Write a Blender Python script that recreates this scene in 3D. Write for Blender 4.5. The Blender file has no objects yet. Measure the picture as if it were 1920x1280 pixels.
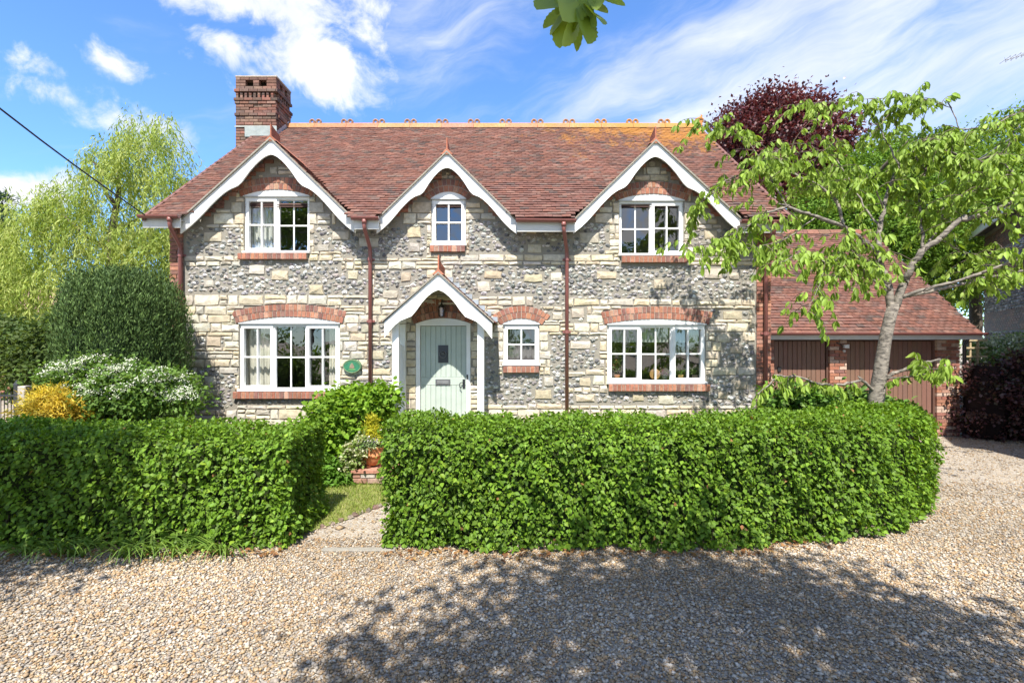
import bpy, math, random
import numpy as np
from mathutils import Vector, Matrix
random.seed(7); rng = np.random.default_rng(7)
SC = bpy.context.scene
COL = SC.collection
R = math.radians

# ------------------------------------------------------------------ camera
F, CX, CY, H, CAMY = 909.0, 960.0, 640.0, 2.15, -9.0
cam_d = bpy.data.cameras.new('camera'); cam = bpy.data.objects.new('camera', cam_d); COL.objects.link(cam)
cam_d.sensor_width = 36.0; cam_d.lens = F / 1920 * 36.0; cam_d.clip_start = 0.05; cam_d.clip_end = 3000
cam.location = (0, CAMY, H); cam.rotation_euler = (R(90), 0, 0)
SC.camera = cam
def wx(px, Y): return (px - CX) / F * (Y - CAMY)
def wz(py, Y): return H + (CY - py) / F * (Y - CAMY)
def P3(px, py, Y): return Vector((wx(px, Y), Y, wz(py, Y)))

# ------------------------------------------------------------------ light
SUN_EL, SUN_AZ = 57.0, 4.0
EXPOSURE = 1.18
SKY_STRENGTH = 0.14
SUN_STRENGTH = 4.5
sun_d = bpy.data.lights.new('sun', 'SUN'); sun = bpy.data.objects.new('sun', sun_d); COL.objects.link(sun)
sun_d.energy = SUN_STRENGTH; sun_d.angle = R(0.55); sun_d.color = (1.0, 0.955, 0.87)
Ldir = Vector((math.sin(R(SUN_AZ)) * math.cos(R(SUN_EL)), math.cos(R(SUN_AZ)) * math.cos(R(SUN_EL)), -math.sin(R(SUN_EL))))
sun.rotation_euler = Ldir.to_track_quat('-Z', 'Y').to_euler(); sun.location = (-3, -30, 45)

class NT:
    def __init__(s, tree): s.t = tree; s.t.nodes.clear()
    def n(s, typ, **kw):
        nd = s.t.nodes.new(typ)
        for k, v in kw.items():
            if k.startswith('i_'):
                key = k[2:]
                nd.inputs[int(key) if key.isdigit() else key.replace('_', ' ')].default_value = v
            else: setattr(nd, k, v)
        return nd
    def l(s, a, b): s.t.links.new(a, b)
    def math(s, op, a, b=None, c=None, clamp=False):
        nd = s.t.nodes.new('ShaderNodeMath'); nd.operation = op; nd.use_clamp = clamp
        for i, x in enumerate((a, b, c)):
            if x is None: continue
            if isinstance(x, (int, float)): nd.inputs[i].default_value = x
            else: s.l(x, nd.inputs[i])
        return nd.outputs[0]
    def vmath(s, op, a, b=None):
        nd = s.t.nodes.new('ShaderNodeVectorMath'); nd.operation = op
        for i, x in enumerate((a, b)):
            if x is None: continue
            if isinstance(x, (tuple, list)): nd.inputs[i].default_value = x
            else: s.l(x, nd.inputs[i])
        return nd.outputs['Value'] if op == 'LENGTH' else nd.outputs[0]
    def noise(s, vec, scale, detail=4, rough=0.55, dist=0.0):
        nd = s.n('ShaderNodeTexNoise'); nd.inputs['Scale'].default_value = scale; nd.inputs['Detail'].default_value = detail
        nd.inputs['Roughness'].default_value = rough; nd.inputs['Distortion'].default_value = dist
        if vec is not None: s.l(vec, nd.inputs['Vector'])
        return nd
    def rng(s, x, a, b, c=0.0, d=1.0, smooth=False):
        nd = s.n('ShaderNodeMapRange'); nd.interpolation_type = 'SMOOTHSTEP' if smooth else 'LINEAR'
        nd.inputs['From Min'].default_value = a; nd.inputs['From Max'].default_value = b
        nd.inputs['To Min'].default_value = c; nd.inputs['To Max'].default_value = d
        s.l(x, nd.inputs['Value']); return nd.outputs[0]
    def mix(s, f, a, b, mode='MIX'):
        nd = s.n('ShaderNodeMix'); nd.data_type = 'RGBA'; nd.blend_type = mode
        for i, x in ((0, f), (6, a), (7, b)):
            if isinstance(x, (int, float)): nd.inputs[i].default_value = x
            elif isinstance(x, tuple): nd.inputs[i].default_value = (*x[:3], 1)
            else: s.l(x, nd.inputs[i])
        return nd.outputs[2]
    def ramp(s, x, stops, interp='LINEAR'):
        nd = s.n('ShaderNodeValToRGB'); cr = nd.color_ramp; cr.interpolation = interp
        while len(cr.elements) < len(stops): cr.elements.new(0.5)
        for e, (p, c) in zip(cr.elements, stops): e.position = p; e.color = (*c, 1)
        s.l(x, nd.inputs[0]); return nd.outputs[0]

def dir_px(px, py):
    v = Vector(((px - CX) / F, 1.0, (CY - py) / F)); return tuple(v.normalized())
W = bpy.data.worlds.new('World'); SC.world = W; W.use_nodes = True
w = NT(W.node_tree)
sky = w.n('ShaderNodeTexSky'); sky.sky_type = 'NISHITA'; sky.sun_disc = False
sky.sun_elevation = R(SUN_EL); sky.sun_rotation = R(180 + SUN_AZ); sky.air_density = 1.0; sky.dust_density = 0.1; sky.ozone_density = 2.6
tc = w.n('ShaderNodeTexCoord'); D = tc.outputs['Generated']
warp = w.noise(D, 5.0, 3); D2 = w.vmath('ADD', D, w.vmath('SCALE', w.vmath('SUBTRACT', warp.outputs['Color'], (0.5, 0.5, 0.5))))
D2.node.inputs[1].links[0].from_node.inputs['Scale'].default_value = 0.09
def blob(px, py, rx, ry, amp=1.0, ang=0.0):
    c = dir_px(px, py); d = w.vmath('SUBTRACT', D2, c)
    if ang:
        rot = w.n('ShaderNodeVectorRotate'); rot.rotation_type = 'Y_AXIS'; rot.inputs['Angle'].default_value = ang; w.l(d, rot.inputs['Vector']); d = rot.outputs[0]
    d = w.vmath('MULTIPLY', d, (F / rx, 0.9, F / ry))
    return w.math('MULTIPLY', w.rng(w.vmath('LENGTH', d), 0.0, 1.0, 1.0, 0.0, True), amp)
def total(bl):
    s = bl[0]
    for b in bl[1:]: s = w.math('MAXIMUM', s, b)
    return s
cum = total([blob(620, 152, 175, 80, 1.15), blob(695, 80, 75, 90, 0.66), blob(400, -30, 390, 58, 1.05), blob(650, 2, 160, 52, .7), blob(440, 90, 85, 50, .85), blob(500, 120, 80, 40, .75),
             blob(0, 350, 110, 60, 1.1), blob(110, 172, 90, 45, .72), blob(255, 122, 65, 32, .65), blob(80, 120, 60, 40, .55), blob(270, 240, 150, 60, .75)])
nz = w.noise(D2, 11.0, 10, 0.62, 0.35)
gen = w.noise(D, 2.2, 4, 0.5)                               # the same kind of clouds everywhere outside the frame
Yc = w.n('ShaderNodeSeparateXYZ'); w.l(D, Yc.inputs[0])
away = w.rng(Yc.outputs['Y'], 0.45, -0.1, 0.0, 1.0, True)
cum2 = w.math('MAXIMUM', cum, w.math('MULTIPLY', w.rng(gen.outputs['Fac'], 0.40, 0.60), away))
dens = w.math('ADD', w.math('MULTIPLY', cum2, 0.95), w.math('MULTIPLY', w.math('SUBTRACT', nz.outputs['Fac'], 0.5), 2.3))
dens = w.rng(dens, 0.30, 0.92, 0.0, 1.0, True)
# high streaks
rot = w.n('ShaderNodeVectorRotate'); rot.rotation_type = 'Y_AXIS'; rot.inputs['Angle'].default_value = R(17); w.l(D2, rot.inputs['Vector'])
st = w.vmath('MULTIPLY', rot.outputs[0], (1.5, 1.0, 6.5))
cz = w.noise(st, 2.6, 8, 0.6, 0.35)
cir = total([blob(1480, 120, 620, 190, 1.0, R(17)), blob(1800, 130, 420, 210, 1.0, R(17)), blob(1150, 190, 260, 90, .75, R(17)), blob(800, 70, 300, 220, .5), blob(1400, 10, 800, 110, .5, R(17)), blob(800, 200, 180, 120, .25)])
cir = w.math('MAXIMUM', cir, w.math('MULTIPLY', away, 0.35))
cd = w.math('MULTIPLY', w.rng(w.math('ADD', cir, w.math('MULTIPLY', w.math('SUBTRACT', cz.outputs['Fac'], 0.5), 2.0)), 0.05, 1.45, 0.0, 1.0, True), 0.85)
dens = w.math('MAXIMUM', dens, cd)
shade = w.noise(D, 6.0, 5, 0.55)
ccol = w.mix(w.rng(shade.outputs['Fac'], 0.35, 0.7), (3.1, 3.25, 3.5), (4.0, 4.0, 4.0))
skyc = w.mix(1.0, sky.outputs[0], (0.56, 0.77, 1.02), 'MULTIPLY')
bg = w.n('ShaderNodeBackground'); bg.inputs['Strength'].default_value = SKY_STRENGTH
w.l(w.mix(dens, skyc, ccol), bg.inputs['Color'])
wo = w.n('ShaderNodeOutputWorld'); w.l(bg.outputs[0], wo.inputs[0])

SC.view_settings.view_transform = 'Standard'; SC.view_settings.look = 'None'
SC.view_settings.gamma = 1.0; SC.view_settings.use_curve_mapping = False; SC.view_settings.exposure = EXPOSURE
SC.render.engine = 'CYCLES'
SC.cycles.max_bounces = 8; SC.cycles.transparent_max_bounces = 16; SC.cycles.use_denoising = True

# ------------------------------------------------------------------ materials
def new_mat(name):
    m = bpy.data.materials.new(name); m.use_nodes = True
    t = NT(m.node_tree); out = t.n('ShaderNodeOutputMaterial'); b = t.n('ShaderNodeBsdfPrincipled')
    t.l(b.outputs[0], out.inputs[0]); return m, t, b, out
def attr_mat(name, rough=0.85, mottle=(18, .72, 1.18), bump=(70, .35, .004), fine=None, spec=0.3):
    m, t, b, o = new_mat(name)
    g = t.n('ShaderNodeNewGeometry'); a = t.n('ShaderNodeAttribute', attribute_name='col')
    nz = t.noise(g.outputs['Position'], mottle[0], 5, .6)
    c = t.mix(1.0, a.outputs['Color'], t.rng(nz.outputs['Fac'], .3, .7, mottle[1], mottle[2]), 'MULTIPLY')
    if fine:
        n3 = t.noise(g.outputs['Position'], fine[0], 3, .6)
        c = t.mix(t.rng(n3.outputs['Fac'], fine[1], fine[1] + .12, 0, fine[2]), c, fine[3])
    t.l(c, b.inputs['Base Color']); b.inputs['Roughness'].default_value = rough; b.inputs['Specular IOR Level'].default_value = spec
    if bump:
        n2 = t.noise(g.outputs['Position'], bump[0], 4, .65)
        bp = t.n('ShaderNodeBump'); bp.inputs['Strength'].default_value = bump[1]; bp.inputs['Distance'].default_value = bump[2]
        t.l(n2.outputs['Fac'], bp.inputs['Height']); t.l(bp.outputs[0], b.inputs['Normal'])
    return m
M = {}
M['stone'] = attr_mat('limestone', .92, (14, .74, 1.16), (45, .8, .012), (9, .60, .45, (.40, .27, .11)))
M['flint'] = attr_mat('flint', .6, (42, .5, 1.45), (60, .5, .006), None, .35)
M['brick'] = attr_mat('brick', .9, (22, .7, 1.2), (90, .5, .004), (16, .66, .35, (.5, .42, .34)))
M['paint'] = attr_mat('white_paint', .5, (4, .90, 1.02), (30, .12, .002), None, .4)
M['plain'] = attr_mat('plain', .6, (9, .85, 1.1), (50, .15, .002))
M['plastic'] = attr_mat('plastic', .38, (6, .88, 1.1), None, None, .5)
M['wood'] = attr_mat('wood', .75, (12, .7, 1.2), (60, .3, .003))
M['iron'] = attr_mat('iron', .4, (20, .8, 1.2), (60, .2, .002), None, .6)
M['room'] = attr_mat('room_plaster', .9, (2, .9, 1.05), None)
M['inner'] = attr_mat('dark_core', .95, (12, .7, 1.2), None, None, .1)  # for the dark cores added inside hedges and yew to block light
M['fabric'] = attr_mat('fabric', .95, (8, .9, 1.08), None)

def leaf_mat(name, trans=.35, rough=.45, tint=(1.25, 1.2, .45), spec=.35):
    m, t, b, o = new_mat(name)
    a = t.n('ShaderNodeAttribute', attribute_name='col')
    t.l(a.outputs['Color'], b.inputs['Base Color']); b.inputs['Roughness'].default_value = rough; b.inputs['Specular IOR Level'].default_value = spec
    tr = t.n('ShaderNodeBsdfTranslucent'); t.l(t.mix(1.0, a.outputs['Color'], tint, 'MULTIPLY'), tr.inputs[0])
    mx = t.n('ShaderNodeMixShader'); mx.inputs[0].default_value = trans
    t.l(b.outputs[0], mx.inputs[1]); t.l(tr.outputs[0], mx.inputs[2]); t.l(mx.outputs[0], o.inputs[0]); return m
M['leaf'] = leaf_mat('leaf', .36, .55, spec=.28); M['leaf_soft'] = leaf_mat('leaf_soft', .4, .6, (1.2, 1.15, .5), .2); M['needle'] = leaf_mat('needle', .12, .6, (1.1, 1.1, .6), .2)
M['petal'] = leaf_mat('petal', .3, .7, (1, 1, .95), .2); M['purple_leaf'] = leaf_mat('purple_leaf', .25, .4, (1.3, .7, .6), .5)

def bark_mat(name, c1, c2, scale=14):
    m, t, b, o = new_mat(name); g = t.n('ShaderNodeNewGeometry')
    st = t.vmath('MULTIPLY', g.outputs['Position'], (1.0, 1.0, 2.2))
    nz = t.noise(st, scale, 6, .65, .6); t.l(t.ramp(nz.outputs['Fac'], [(.36, c1), (.56, c2), (.7, tuple(x * 1.25 for x in c2))]), b.inputs['Base Color'])
    b.inputs['Roughness'].default_value = .85
    bp = t.n('ShaderNodeBump'); bp.inputs['Strength'].default_value = .7; bp.inputs['Distance'].default_value = .012
    t.l(nz.outputs['Fac'], bp.inputs['Height']); t.l(bp.outputs[0], b.inputs['Normal']); return m
M['bark'] = bark_mat('cherry_bark', (.05, .042, .035), (.225, .195, .16), 11)
M['dark_bark'] = bark_mat('dark_bark', (.035, .028, .02), (.11, .085, .06))
M['twig'] = bark_mat('twig', (.05, .04, .03), (.15, .11, .08), 30)

def mortar_mat(name, c1, c2):
    m, t, b, o = new_mat(name); g = t.n('ShaderNodeNewGeometry')
    n1 = t.noise(g.outputs['Position'], 5, 5, .6); n2 = t.noise(g.outputs['Position'], 120, 3, .7)
    t.l(t.mix(t.rng(n2.outputs['Fac'], .35, .65), t.mix(t.rng(n1.outputs['Fac'], .35, .65), c1, c2), tuple(x * .72 for x in c1)), b.inputs['Base Color'])
    b.inputs['Roughness'].default_value = .95; n3 = t.noise(g.outputs['Position'], 38, 6, .7)
    bp = t.n('ShaderNodeBump'); bp.inputs['Strength'].default_value = .9; bp.inputs['Distance'].default_value = .02
    t.l(n3.outputs['Fac'], bp.inputs['Height']); t.l(bp.outputs[0], b.inputs['Normal']); return m
M['mortar'] = mortar_mat('lime_mortar', (.36, .32, .26), (.30, .28, .24))
M['grey_mortar'] = mortar_mat('grey_mortar', (.33, .30, .25), (.265, .245, .205)); M['pale_mortar'] = mortar_mat('pale_mortar', (.52, .47, .39), (.44, .40, .34))

def tile_mat(name, lichen):
    m, t, b, o = new_mat(name); g = t.n('ShaderNodeNewGeometry'); a = t.n('ShaderNodeAttribute', attribute_name='col')
    nz = t.noise(g.outputs['Position'], 20, 5, .6); big = t.noise(g.outputs['Position'], 1.1, 4, .6)
    c = t.mix(1.0, a.outputs['Color'], t.rng(nz.outputs['Fac'], .3, .7, .72, 1.22), 'MULTIPLY')
    c = t.mix(1.0, c, t.rng(big.outputs['Fac'], .3, .7, .8, 1.15), 'MULTIPLY')
    pale = t.noise(g.outputs['Position'], 7, 5, .7)
    c = t.mix(t.rng(pale.outputs['Fac'], .62, .72, 0, .35), c, (.36, .31, .26))
    if lichen:                                              # orange lichen, thickest near the ridge on the right
        sp = t.n('ShaderNodeSeparateXYZ'); t.l(g.outputs['Position'], sp.inputs[0])
        zz = t.rng(sp.outputs['Z'], 5.4, 7.7); xx = t.rng(sp.outputs['X'], -1.5, 3.2)
        st = t.vmath('MULTIPLY', g.outputs['Position'], (1.9, .75, .75)); l1 = t.noise(st, 1.6, 6, .68); l2 = t.noise(g.outputs['Position'], 16, 4, .7)
        d = t.math('ADD', t.math('MULTIPLY', t.math('MULTIPLY', zz, xx), .45), t.math('ADD', l1.outputs['Fac'], t.math('MULTIPLY', t.math('SUBTRACT', l2.outputs['Fac'], .5), .55)))
        c = t.mix(t.rng(d, .74, .92, 0, .75), c, (.40, .18, .035))
    t.l(c, b.inputs['Base Color']); b.inputs['Roughness'].default_value = .88; b.inputs['Specular IOR Level'].default_value = .25
    bp = t.n('ShaderNodeBump'); bp.inputs['Strength'].default_value = .4; bp.inputs['Distance'].default_value = .004
    t.l(nz.outputs['Fac'], bp.inputs['Height']); t.l(bp.outputs[0], b.inputs['Normal']); return m
M['tile'] = tile_mat('clay_tile', True); M['garage_tile'] = tile_mat('clay_tile_garage', False)

def glass_mat():
    m, t, b, o = new_mat('window_glass'); t.t.nodes.remove(b)
    tr = t.n('ShaderNodeBsdfTransparent'); tr.inputs[0].default_value = (.84, .87, .86, 1); gl = t.n('ShaderNodeBsdfGlossy'); gl.inputs['Roughness'].default_value = 0.0
    g = t.n('ShaderNodeNewGeometry'); nz = t.noise(g.outputs['Position'], 1.3, 2, .5); bp = t.n('ShaderNodeBump'); bp.inputs['Strength'].default_value = .12; bp.inputs['Distance'].default_value = .05
    t.l(nz.outputs['Fac'], bp.inputs['Height']); t.l(bp.outputs[0], gl.inputs['Normal'])
    fr = t.n('ShaderNodeLayerWeight'); fr.inputs[0].default_value = .5
    mx = t.n('ShaderNodeMixShader'); t.l(t.math('MULTIPLY_ADD', t.math('POWER', fr.outputs['Facing'], 5.0), .8, .19, True), mx.inputs[0])
    t.l(tr.outputs[0], mx.inputs[1]); t.l(gl.outputs[0], mx.inputs[2]); t.l(mx.outputs[0], o.inputs[0]); return m
M['glass'] = glass_mat()

def gravel_ground_mat():
    m, t, b, o = new_mat('gravel_bed'); g = t.n('ShaderNodeNewGeometry')
    v = t.n('ShaderNodeTexVoronoi'); v.inputs['Scale'].default_value = 52; t.l(g.outputs['Position'], v.inputs['Vector'])
    sp = t.n('ShaderNodeSeparateColor'); t.l(v.outputs['Color'], sp.inputs[0])
    c = t.ramp(sp.outputs[0], [(0, (.21, .16, .11)), (.25, (.33, .26, .175)), (.5, (.39, .33, .26)), (.75, (.26, .235, .21)), (1, (.44, .41, .36))])
    n1 = t.noise(g.outputs['Position'], .7, 4, .6); c = t.mix(1.0, c, t.rng(n1.outputs['Fac'], .3, .7, .82, 1.08), 'MULTIPLY')
    t.l(c, b.inputs['Base Color']); b.inputs['Roughness'].default_value = .9
    bp = t.n('ShaderNodeBump'); bp.inputs['Strength'].default_value = 1.0; bp.inputs['Distance'].default_value = .012; bp.invert = True
    t.l(v.outputs['Distance'], bp.inputs['Height']); t.l(bp.outputs[0], b.inputs['Normal']); return m
M['gravel_bed'] = gravel_ground_mat()
M['pebble'] = attr_mat('pebble', .7, (60, .8, 1.15), None, None, .35)
def noise_mat(name, c1, c2, scale, rough=.95):
    m, t, b, o = new_mat(name); g = t.n('ShaderNodeNewGeometry'); nz = t.noise(g.outputs['Position'], scale, 6, .65)
    t.l(t.mix(t.rng(nz.outputs['Fac'], .35, .65), c1, c2), b.inputs['Base Color']); b.inputs['Roughness'].default_value = rough
    bp = t.n('ShaderNodeBump'); bp.inputs['Strength'].default_value = .6; bp.inputs['Distance'].default_value = .02; t.l(nz.outputs['Fac'], bp.inputs['Height']); t.l(bp.outputs[0], b.inputs['Normal']); return m
M['turf'] = noise_mat('turf', (.15, .18, .04), (.22, .22, .07), 9); M['soil'] = noise_mat('soil', (.07, .05, .035), (.12, .09, .06), 20)
M['lead'] = attr_mat('lead', .5, (12, .8, 1.15), (30, .2, .003), None, .5)

# ------------------------------------------------------------------ mesh helpers
class MB:
    def __init__(s): s.V = []; s.Fc = []; s.C = []
    def add(s, verts, faces, col=(.5, .5, .5)):
        b = len(s.V); s.V += [tuple(v) for v in verts]; s.Fc += [tuple(i + b for i in f) for f in faces]; s.C += [col] * len(verts); return s
    def box(s, x0, x1, y0, y1, z0, z1, col=(.5, .5, .5)):
        return s.add([(x0, y0, z0), (x1, y0, z0), (x1, y1, z0), (x0, y1, z0), (x0, y0, z1), (x1, y0, z1), (x1, y1, z1), (x0, y1, z1)],
                     [(0, 3, 2, 1), (4, 5, 6, 7), (0, 1, 5, 4), (1, 2, 6, 5), (2, 3, 7, 6), (3, 0, 4, 7)], col)
    def bbox(s, x0, x1, y0, y1, z0, z1, b=.006, col=(.5, .5, .5)):   # front edge (y0) chamfered
        pts = [(x0, y1, z0), (x1, y1, z0), (x1, y1, z1), (x0, y1, z1), (x0, y0 + b, z0), (x1, y0 + b, z0), (x1, y0 + b, z1), (x0, y0 + b, z1),
               (x0 + b, y0, z0 + b), (x1 - b, y0, z0 + b), (x1 - b, y0, z1 - b), (x0 + b, y0, z1 - b)]
        f = [(8, 9, 10, 11)]
        for i in range(4):
            j = (i + 1) % 4; f += [(4 + i, 4 + j, 8 + j, 8 + i), (i, j, 4 + j, 4 + i)]
        f.append((3, 2, 1, 0)); return s.add(pts, f, col)
    def tube(s, pts, rad, n=8, col=(.5, .5, .5), cap=True):
        pts = [Vector(p) for p in pts]; b = len(s.V); k = len(pts)
        if isinstance(rad, (int, float)): rad = [rad] * k
        ref = Vector((0, 0, 1)); prev = None
        for i, p in enumerate(pts):
            t = (pts[min(i + 1, k - 1)] - pts[max(i - 1, 0)]); t = t.normalized() if t.length > 1e-9 else Vector((0, 0, 1))
            if prev is None:
                a = ref if abs(t.z) < .9 else Vector((1, 0, 0)); u = t.cross(a).normalized()
            else: u = (prev - t * prev.dot(t)); u = u.normalized() if u.length > 1e-6 else t.orthogonal().normalized()
            prev = u; v = t.cross(u)
            for q in range(n):
                an = 2 * math.pi * q / n; w_ = p + (u * math.cos(an) + v * math.sin(an)) * rad[i]; s.V.append(tuple(w_)); s.C.append(col)
        for i in range(k - 1):
            for q in range(n):
                r_ = (q + 1) % n; s.Fc.append((b + i * n + q, b + i * n + r_, b + (i + 1) * n + r_, b + (i + 1) * n + q))
        if cap: s.Fc.append(tuple(b + q for q in range(n))[::-1]); s.Fc.append(tuple(b + (k - 1) * n + q for q in range(n)))
        return s
    def prism(s, poly, y0, y1, col=(.5, .5, .5)):                    # polygon in (x,z) extruded along y
        n = len(poly); v = [(x, y0, z) for x, z in poly] + [(x, y1, z) for x, z in poly]
        f = [tuple(range(n)), tuple(range(2 * n - 1, n - 1, -1))] + [(i, n + i, n + (i + 1) % n, (i + 1) % n) for i in range(n)]
        return s.add(v, f, col)
    def strip(s, top, bot, y0, y1, col=(.5, .5, .5)):                # quad strip solid between two (x,z) polylines
        n = len(top); v = [(x, y0, z) for x, z in top] + [(x, y0, z) for x, z in bot] + [(x, y1, z) for x, z in top] + [(x, y1, z) for x, z in bot]; f = []
        for i in range(n - 1):
            f += [(i, i + 1, n + i + 1, n + i), (2 * n + i + 1, 2 * n + i, 3 * n + i, 3 * n + i + 1), (i + 1, i, 2 * n + i, 2 * n + i + 1), (n + i, n + i + 1, 3 * n + i + 1, 3 * n + i)]
        f += [(0, n, 3 * n, 2 * n), (n - 1, 3 * n - 1, 4 * n - 1, 2 * n - 1)]
        return s.add(v, f, col)
    def lathe(s, prof, c, n=16, col=(.5, .5, .5)):
        b = len(s.V); k = len(prof)
        for r, z in prof:
            for q in range(n): an = 2 * math.pi * q / n; s.V.append((c[0] + r * math.cos(an), c[1] + r * math.sin(an), c[2] + z)); s.C.append(col)
        for i in range(k - 1):
            for q in range(n): r_ = (q + 1) % n; s.Fc.append((b + i * n + q, b + i * n + r_, b + (i + 1) * n + r_, b + (i + 1) * n + q))
        s.Fc.append(tuple(b + q for q in range(n))[::-1]); s.Fc.append(tuple(b + (k - 1) * n + q for q in range(n))); return s
    def mesh(s, name, smooth=False):
        me = bpy.data.meshes.new(name); me.from_pydata(s.V, [], s.Fc)
        at = me.attributes.new('col', 'FLOAT_COLOR', 'POINT'); a = np.ones((len(s.V), 4), np.float32); a[:, :3] = s.C; at.data.foreach_set('color', a.ravel())
        if smooth: me.polygons.foreach_set('use_smooth', [True] * len(me.polygons))
        me.update(); return me
    def build(s, name, mat, parent=None, smooth=False):
        o = bpy.data.objects.new(name, s.mesh(name, smooth)); o.data.materials.append(mat); link(o, parent); return o
def world_of(p):
    v = Vector((0, 0, 0))
    while p is not None: v = v + p.location; p = p.parent
    return v
def link(o, parent=None):
    COL.objects.link(o)
    if parent is not None: o.parent = parent; o.location = o.location - world_of(parent)
    return o
def np_obj(name, V, Fc, C, mat, parent=None, smooth=False):
    me = bpy.data.meshes.new(name); n, m, k = len(V), len(Fc), Fc.shape[1]
    me.vertices.add(n); me.vertices.foreach_set('co', np.ascontiguousarray(V, np.float32).ravel())
    me.loops.add(m * k); me.loops.foreach_set('vertex_index', np.ascontiguousarray(Fc, np.int32).ravel())
    me.polygons.add(m); me.polygons.foreach_set('loop_start', np.arange(m, dtype=np.int32) * k)
    at = me.attributes.new('col', 'FLOAT_COLOR', 'POINT'); a = np.ones((n, 4), np.float32); a[:, :3] = C; at.data.foreach_set('color', a.ravel())
    if smooth: me.polygons.foreach_set('use_smooth', np.ones(m, bool))
    me.update(calc_edges=True); me.validate()
    o = bpy.data.objects.new(name, me); me.materials.append(mat); link(o, parent); return o
def tag(o, label=None, cat=None, group=None, kind=None):
    if label: o['label'] = label
    if cat: o['category'] = cat
    if group: o['group'] = group
    if kind: o['kind'] = kind
    return o
def thing(name, label, cat, loc=(0, 0, 0), group=None):
    o = bpy.data.objects.new(name, None); o.empty_display_size = .1; o.location = loc; COL.objects.link(o); return tag(o, label, cat, group)
def part(name, parent):
    o = bpy.data.objects.new(name, None); o.empty_display_size = .1; link(o, parent); return o
def pick(cols, j=.12):
    c = random.choice(cols); k = 1 + random.uniform(-j, j); return tuple(max(0, x * k * (1 + random.uniform(-j, j) * .3)) for x in c)

BRICKS = [(.32, .132, .088), (.37, .17, .112), (.27, .122, .09), (.41, .23, .165), (.225, .115, .092), (.34, .15, .095)]
CREAM = [(.55, .48, .36), (.52, .44, .325), (.58, .52, .42), (.51, .455, .365), (.56, .475, .335), (.47, .43, .37), (.60, .55, .455)]
FLINT = [(.12, .12, .122), (.18, .178, .175), (.25, .243, .235), (.34, .33, .31), (.46, .445, .415), (.30, .275, .245), (.22, .21, .195)]
TILES = [(.190, .086, .066), (.170, .082, .065), (.212, .102, .076), (.138, .078, .066), (.170, .110, .090), (.180, .096, .078), (.202, .090, .066), (.112, .076, .066), (.228, .122, .094), (.176, .086, .067)]
TILES = [tuple(.84 * q for q in c) for c in TILES]
WHITE = (.80, .80, .785); BROWNRED = (.23, .085, .075)

def pieces(name, items, mat, parent, rest_name, limit=300, smooth=False):
    """items: MB per piece, largest in view first; the first `limit` are objects, the rest one joined part."""
    for mb in items[:limit]: mb.build(name, mat, parent, smooth)
    rest = items[limit:]
    if rest:
        r_ = MB()
        for mb in rest:
            b = len(r_.V); r_.V += mb.V; r_.C += mb.C; r_.Fc += [tuple(i + b for i in f) for f in mb.Fc]
        tag(r_.build(rest_name, mat, parent, smooth), kind='stuff')

# ------------------------------------------------------------------ ground
g = MB(); g.add([(-400, -300, 0), (400, -300, 0), (400, 600, 0), (-400, 600, 0)], [(0, 1, 2, 3)])
tag(g.build('gravel_ground', M['gravel_bed']), kind='structure')
def sheet(name, poly, z, mat):
    b = MB(); b.add([(x, y, z) for x, y in poly], [tuple(range(len(poly)))]); return tag(b.build(name, mat), kind='structure')
LAWN = [(-30, -3.55), (-2.3, -3.55), (-2.0, -3.2), (-1.75, -2.75), (-1.35, -2.35), (-.4, -1.9), (2.5, -2.6), (5.0, -2.2), (5.2, .05), (-30, .05)]
sheet('lawn', LAWN, .012, M['turf'])
BED = [(-9.5, -1.9), (-2.6, -1.35), (-2.0, -1.7), (-1.7, -1.2), (-1.8, .03), (-9.5, .03)]
sheet('flower_bed', BED, .02, M['soil'])
sheet('hedge_bed', [(-9, -3.95), (-2.6, -3.95), (-2.5, -3.3), (-9, -3.3)], .016, M['soil'])

# ------------------------------------------------------------------ the cottage
cottage = thing('cottage', 'flint and limestone cottage with red clay tiled roof and three white scalloped gables', 'house', (-.75, 2, 0))
XL, XR = -6.32, 4.80
EY, EZ, TP = -.40, 4.38, .82                 # eave line and roof slope
RY = 3.83; RZ = EZ + TP * (RY - EY)
roof_z = lambda y: EZ + TP * (y - EY)
GY = -.27                                    # bargeboard plane of the gables
GABLES = []
for ax, ay, lx, ly, rx, ry in ((508, 258, 338, 411, 664, 409), (838, 283, 706, 411, 969, 412), (1229, 262, 1075, 411, 1392, 411)):
    GABLES.append(dict(a=(wx(ax, GY), wz(ay, GY)), l=(wx(lx, GY), wz(ly, GY)), r=(wx(rx, GY), wz(ry, GY))))

# openings: px x0,x1, head line, bottom; fillet rise; brick sill rect; units
WIN = {
 'UL': dict(x=(458, 580), y=(367, 475), rise=11, sill=(449, 578, 475.5, 487), units=[('c', 2), ('f', 2)]),
 'UM': dict(x=(809, 873), y=(372, 461), rise=12, sill=(807, 873, 461.5, 473), units=[('c', 2)]),
 'UR': dict(x=(1161, 1282), y=(375, 480), rise=11, sill=(1164, 1287, 481, 493), units=[('f', 2), ('c', 2)]),
 'LL': dict(x=(449, 637), y=(605, 733), rise=11, sill=(440, 632, 733.5, 746.5), units=[('c', 2), ('f', 2), ('c', 2)]),
 'SM': dict(x=(944, 1011), y=(606, 685), rise=9, sill=(943, 1011, 686, 698), units=[('c', 2)]),
 'LR': dict(x=(1139, 1323), y=(607, 719), rise=9, sill=(1140, 1329, 719.5, 732.5), units=[('c', 2), ('f', 2), ('c', 2)]),
}
DOOR = dict(x=(780, 882), y=(606, 813), rise=9)
wpx = lambda p: wx(p, 0); wpz = lambda p: wz(p, 0)
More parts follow.
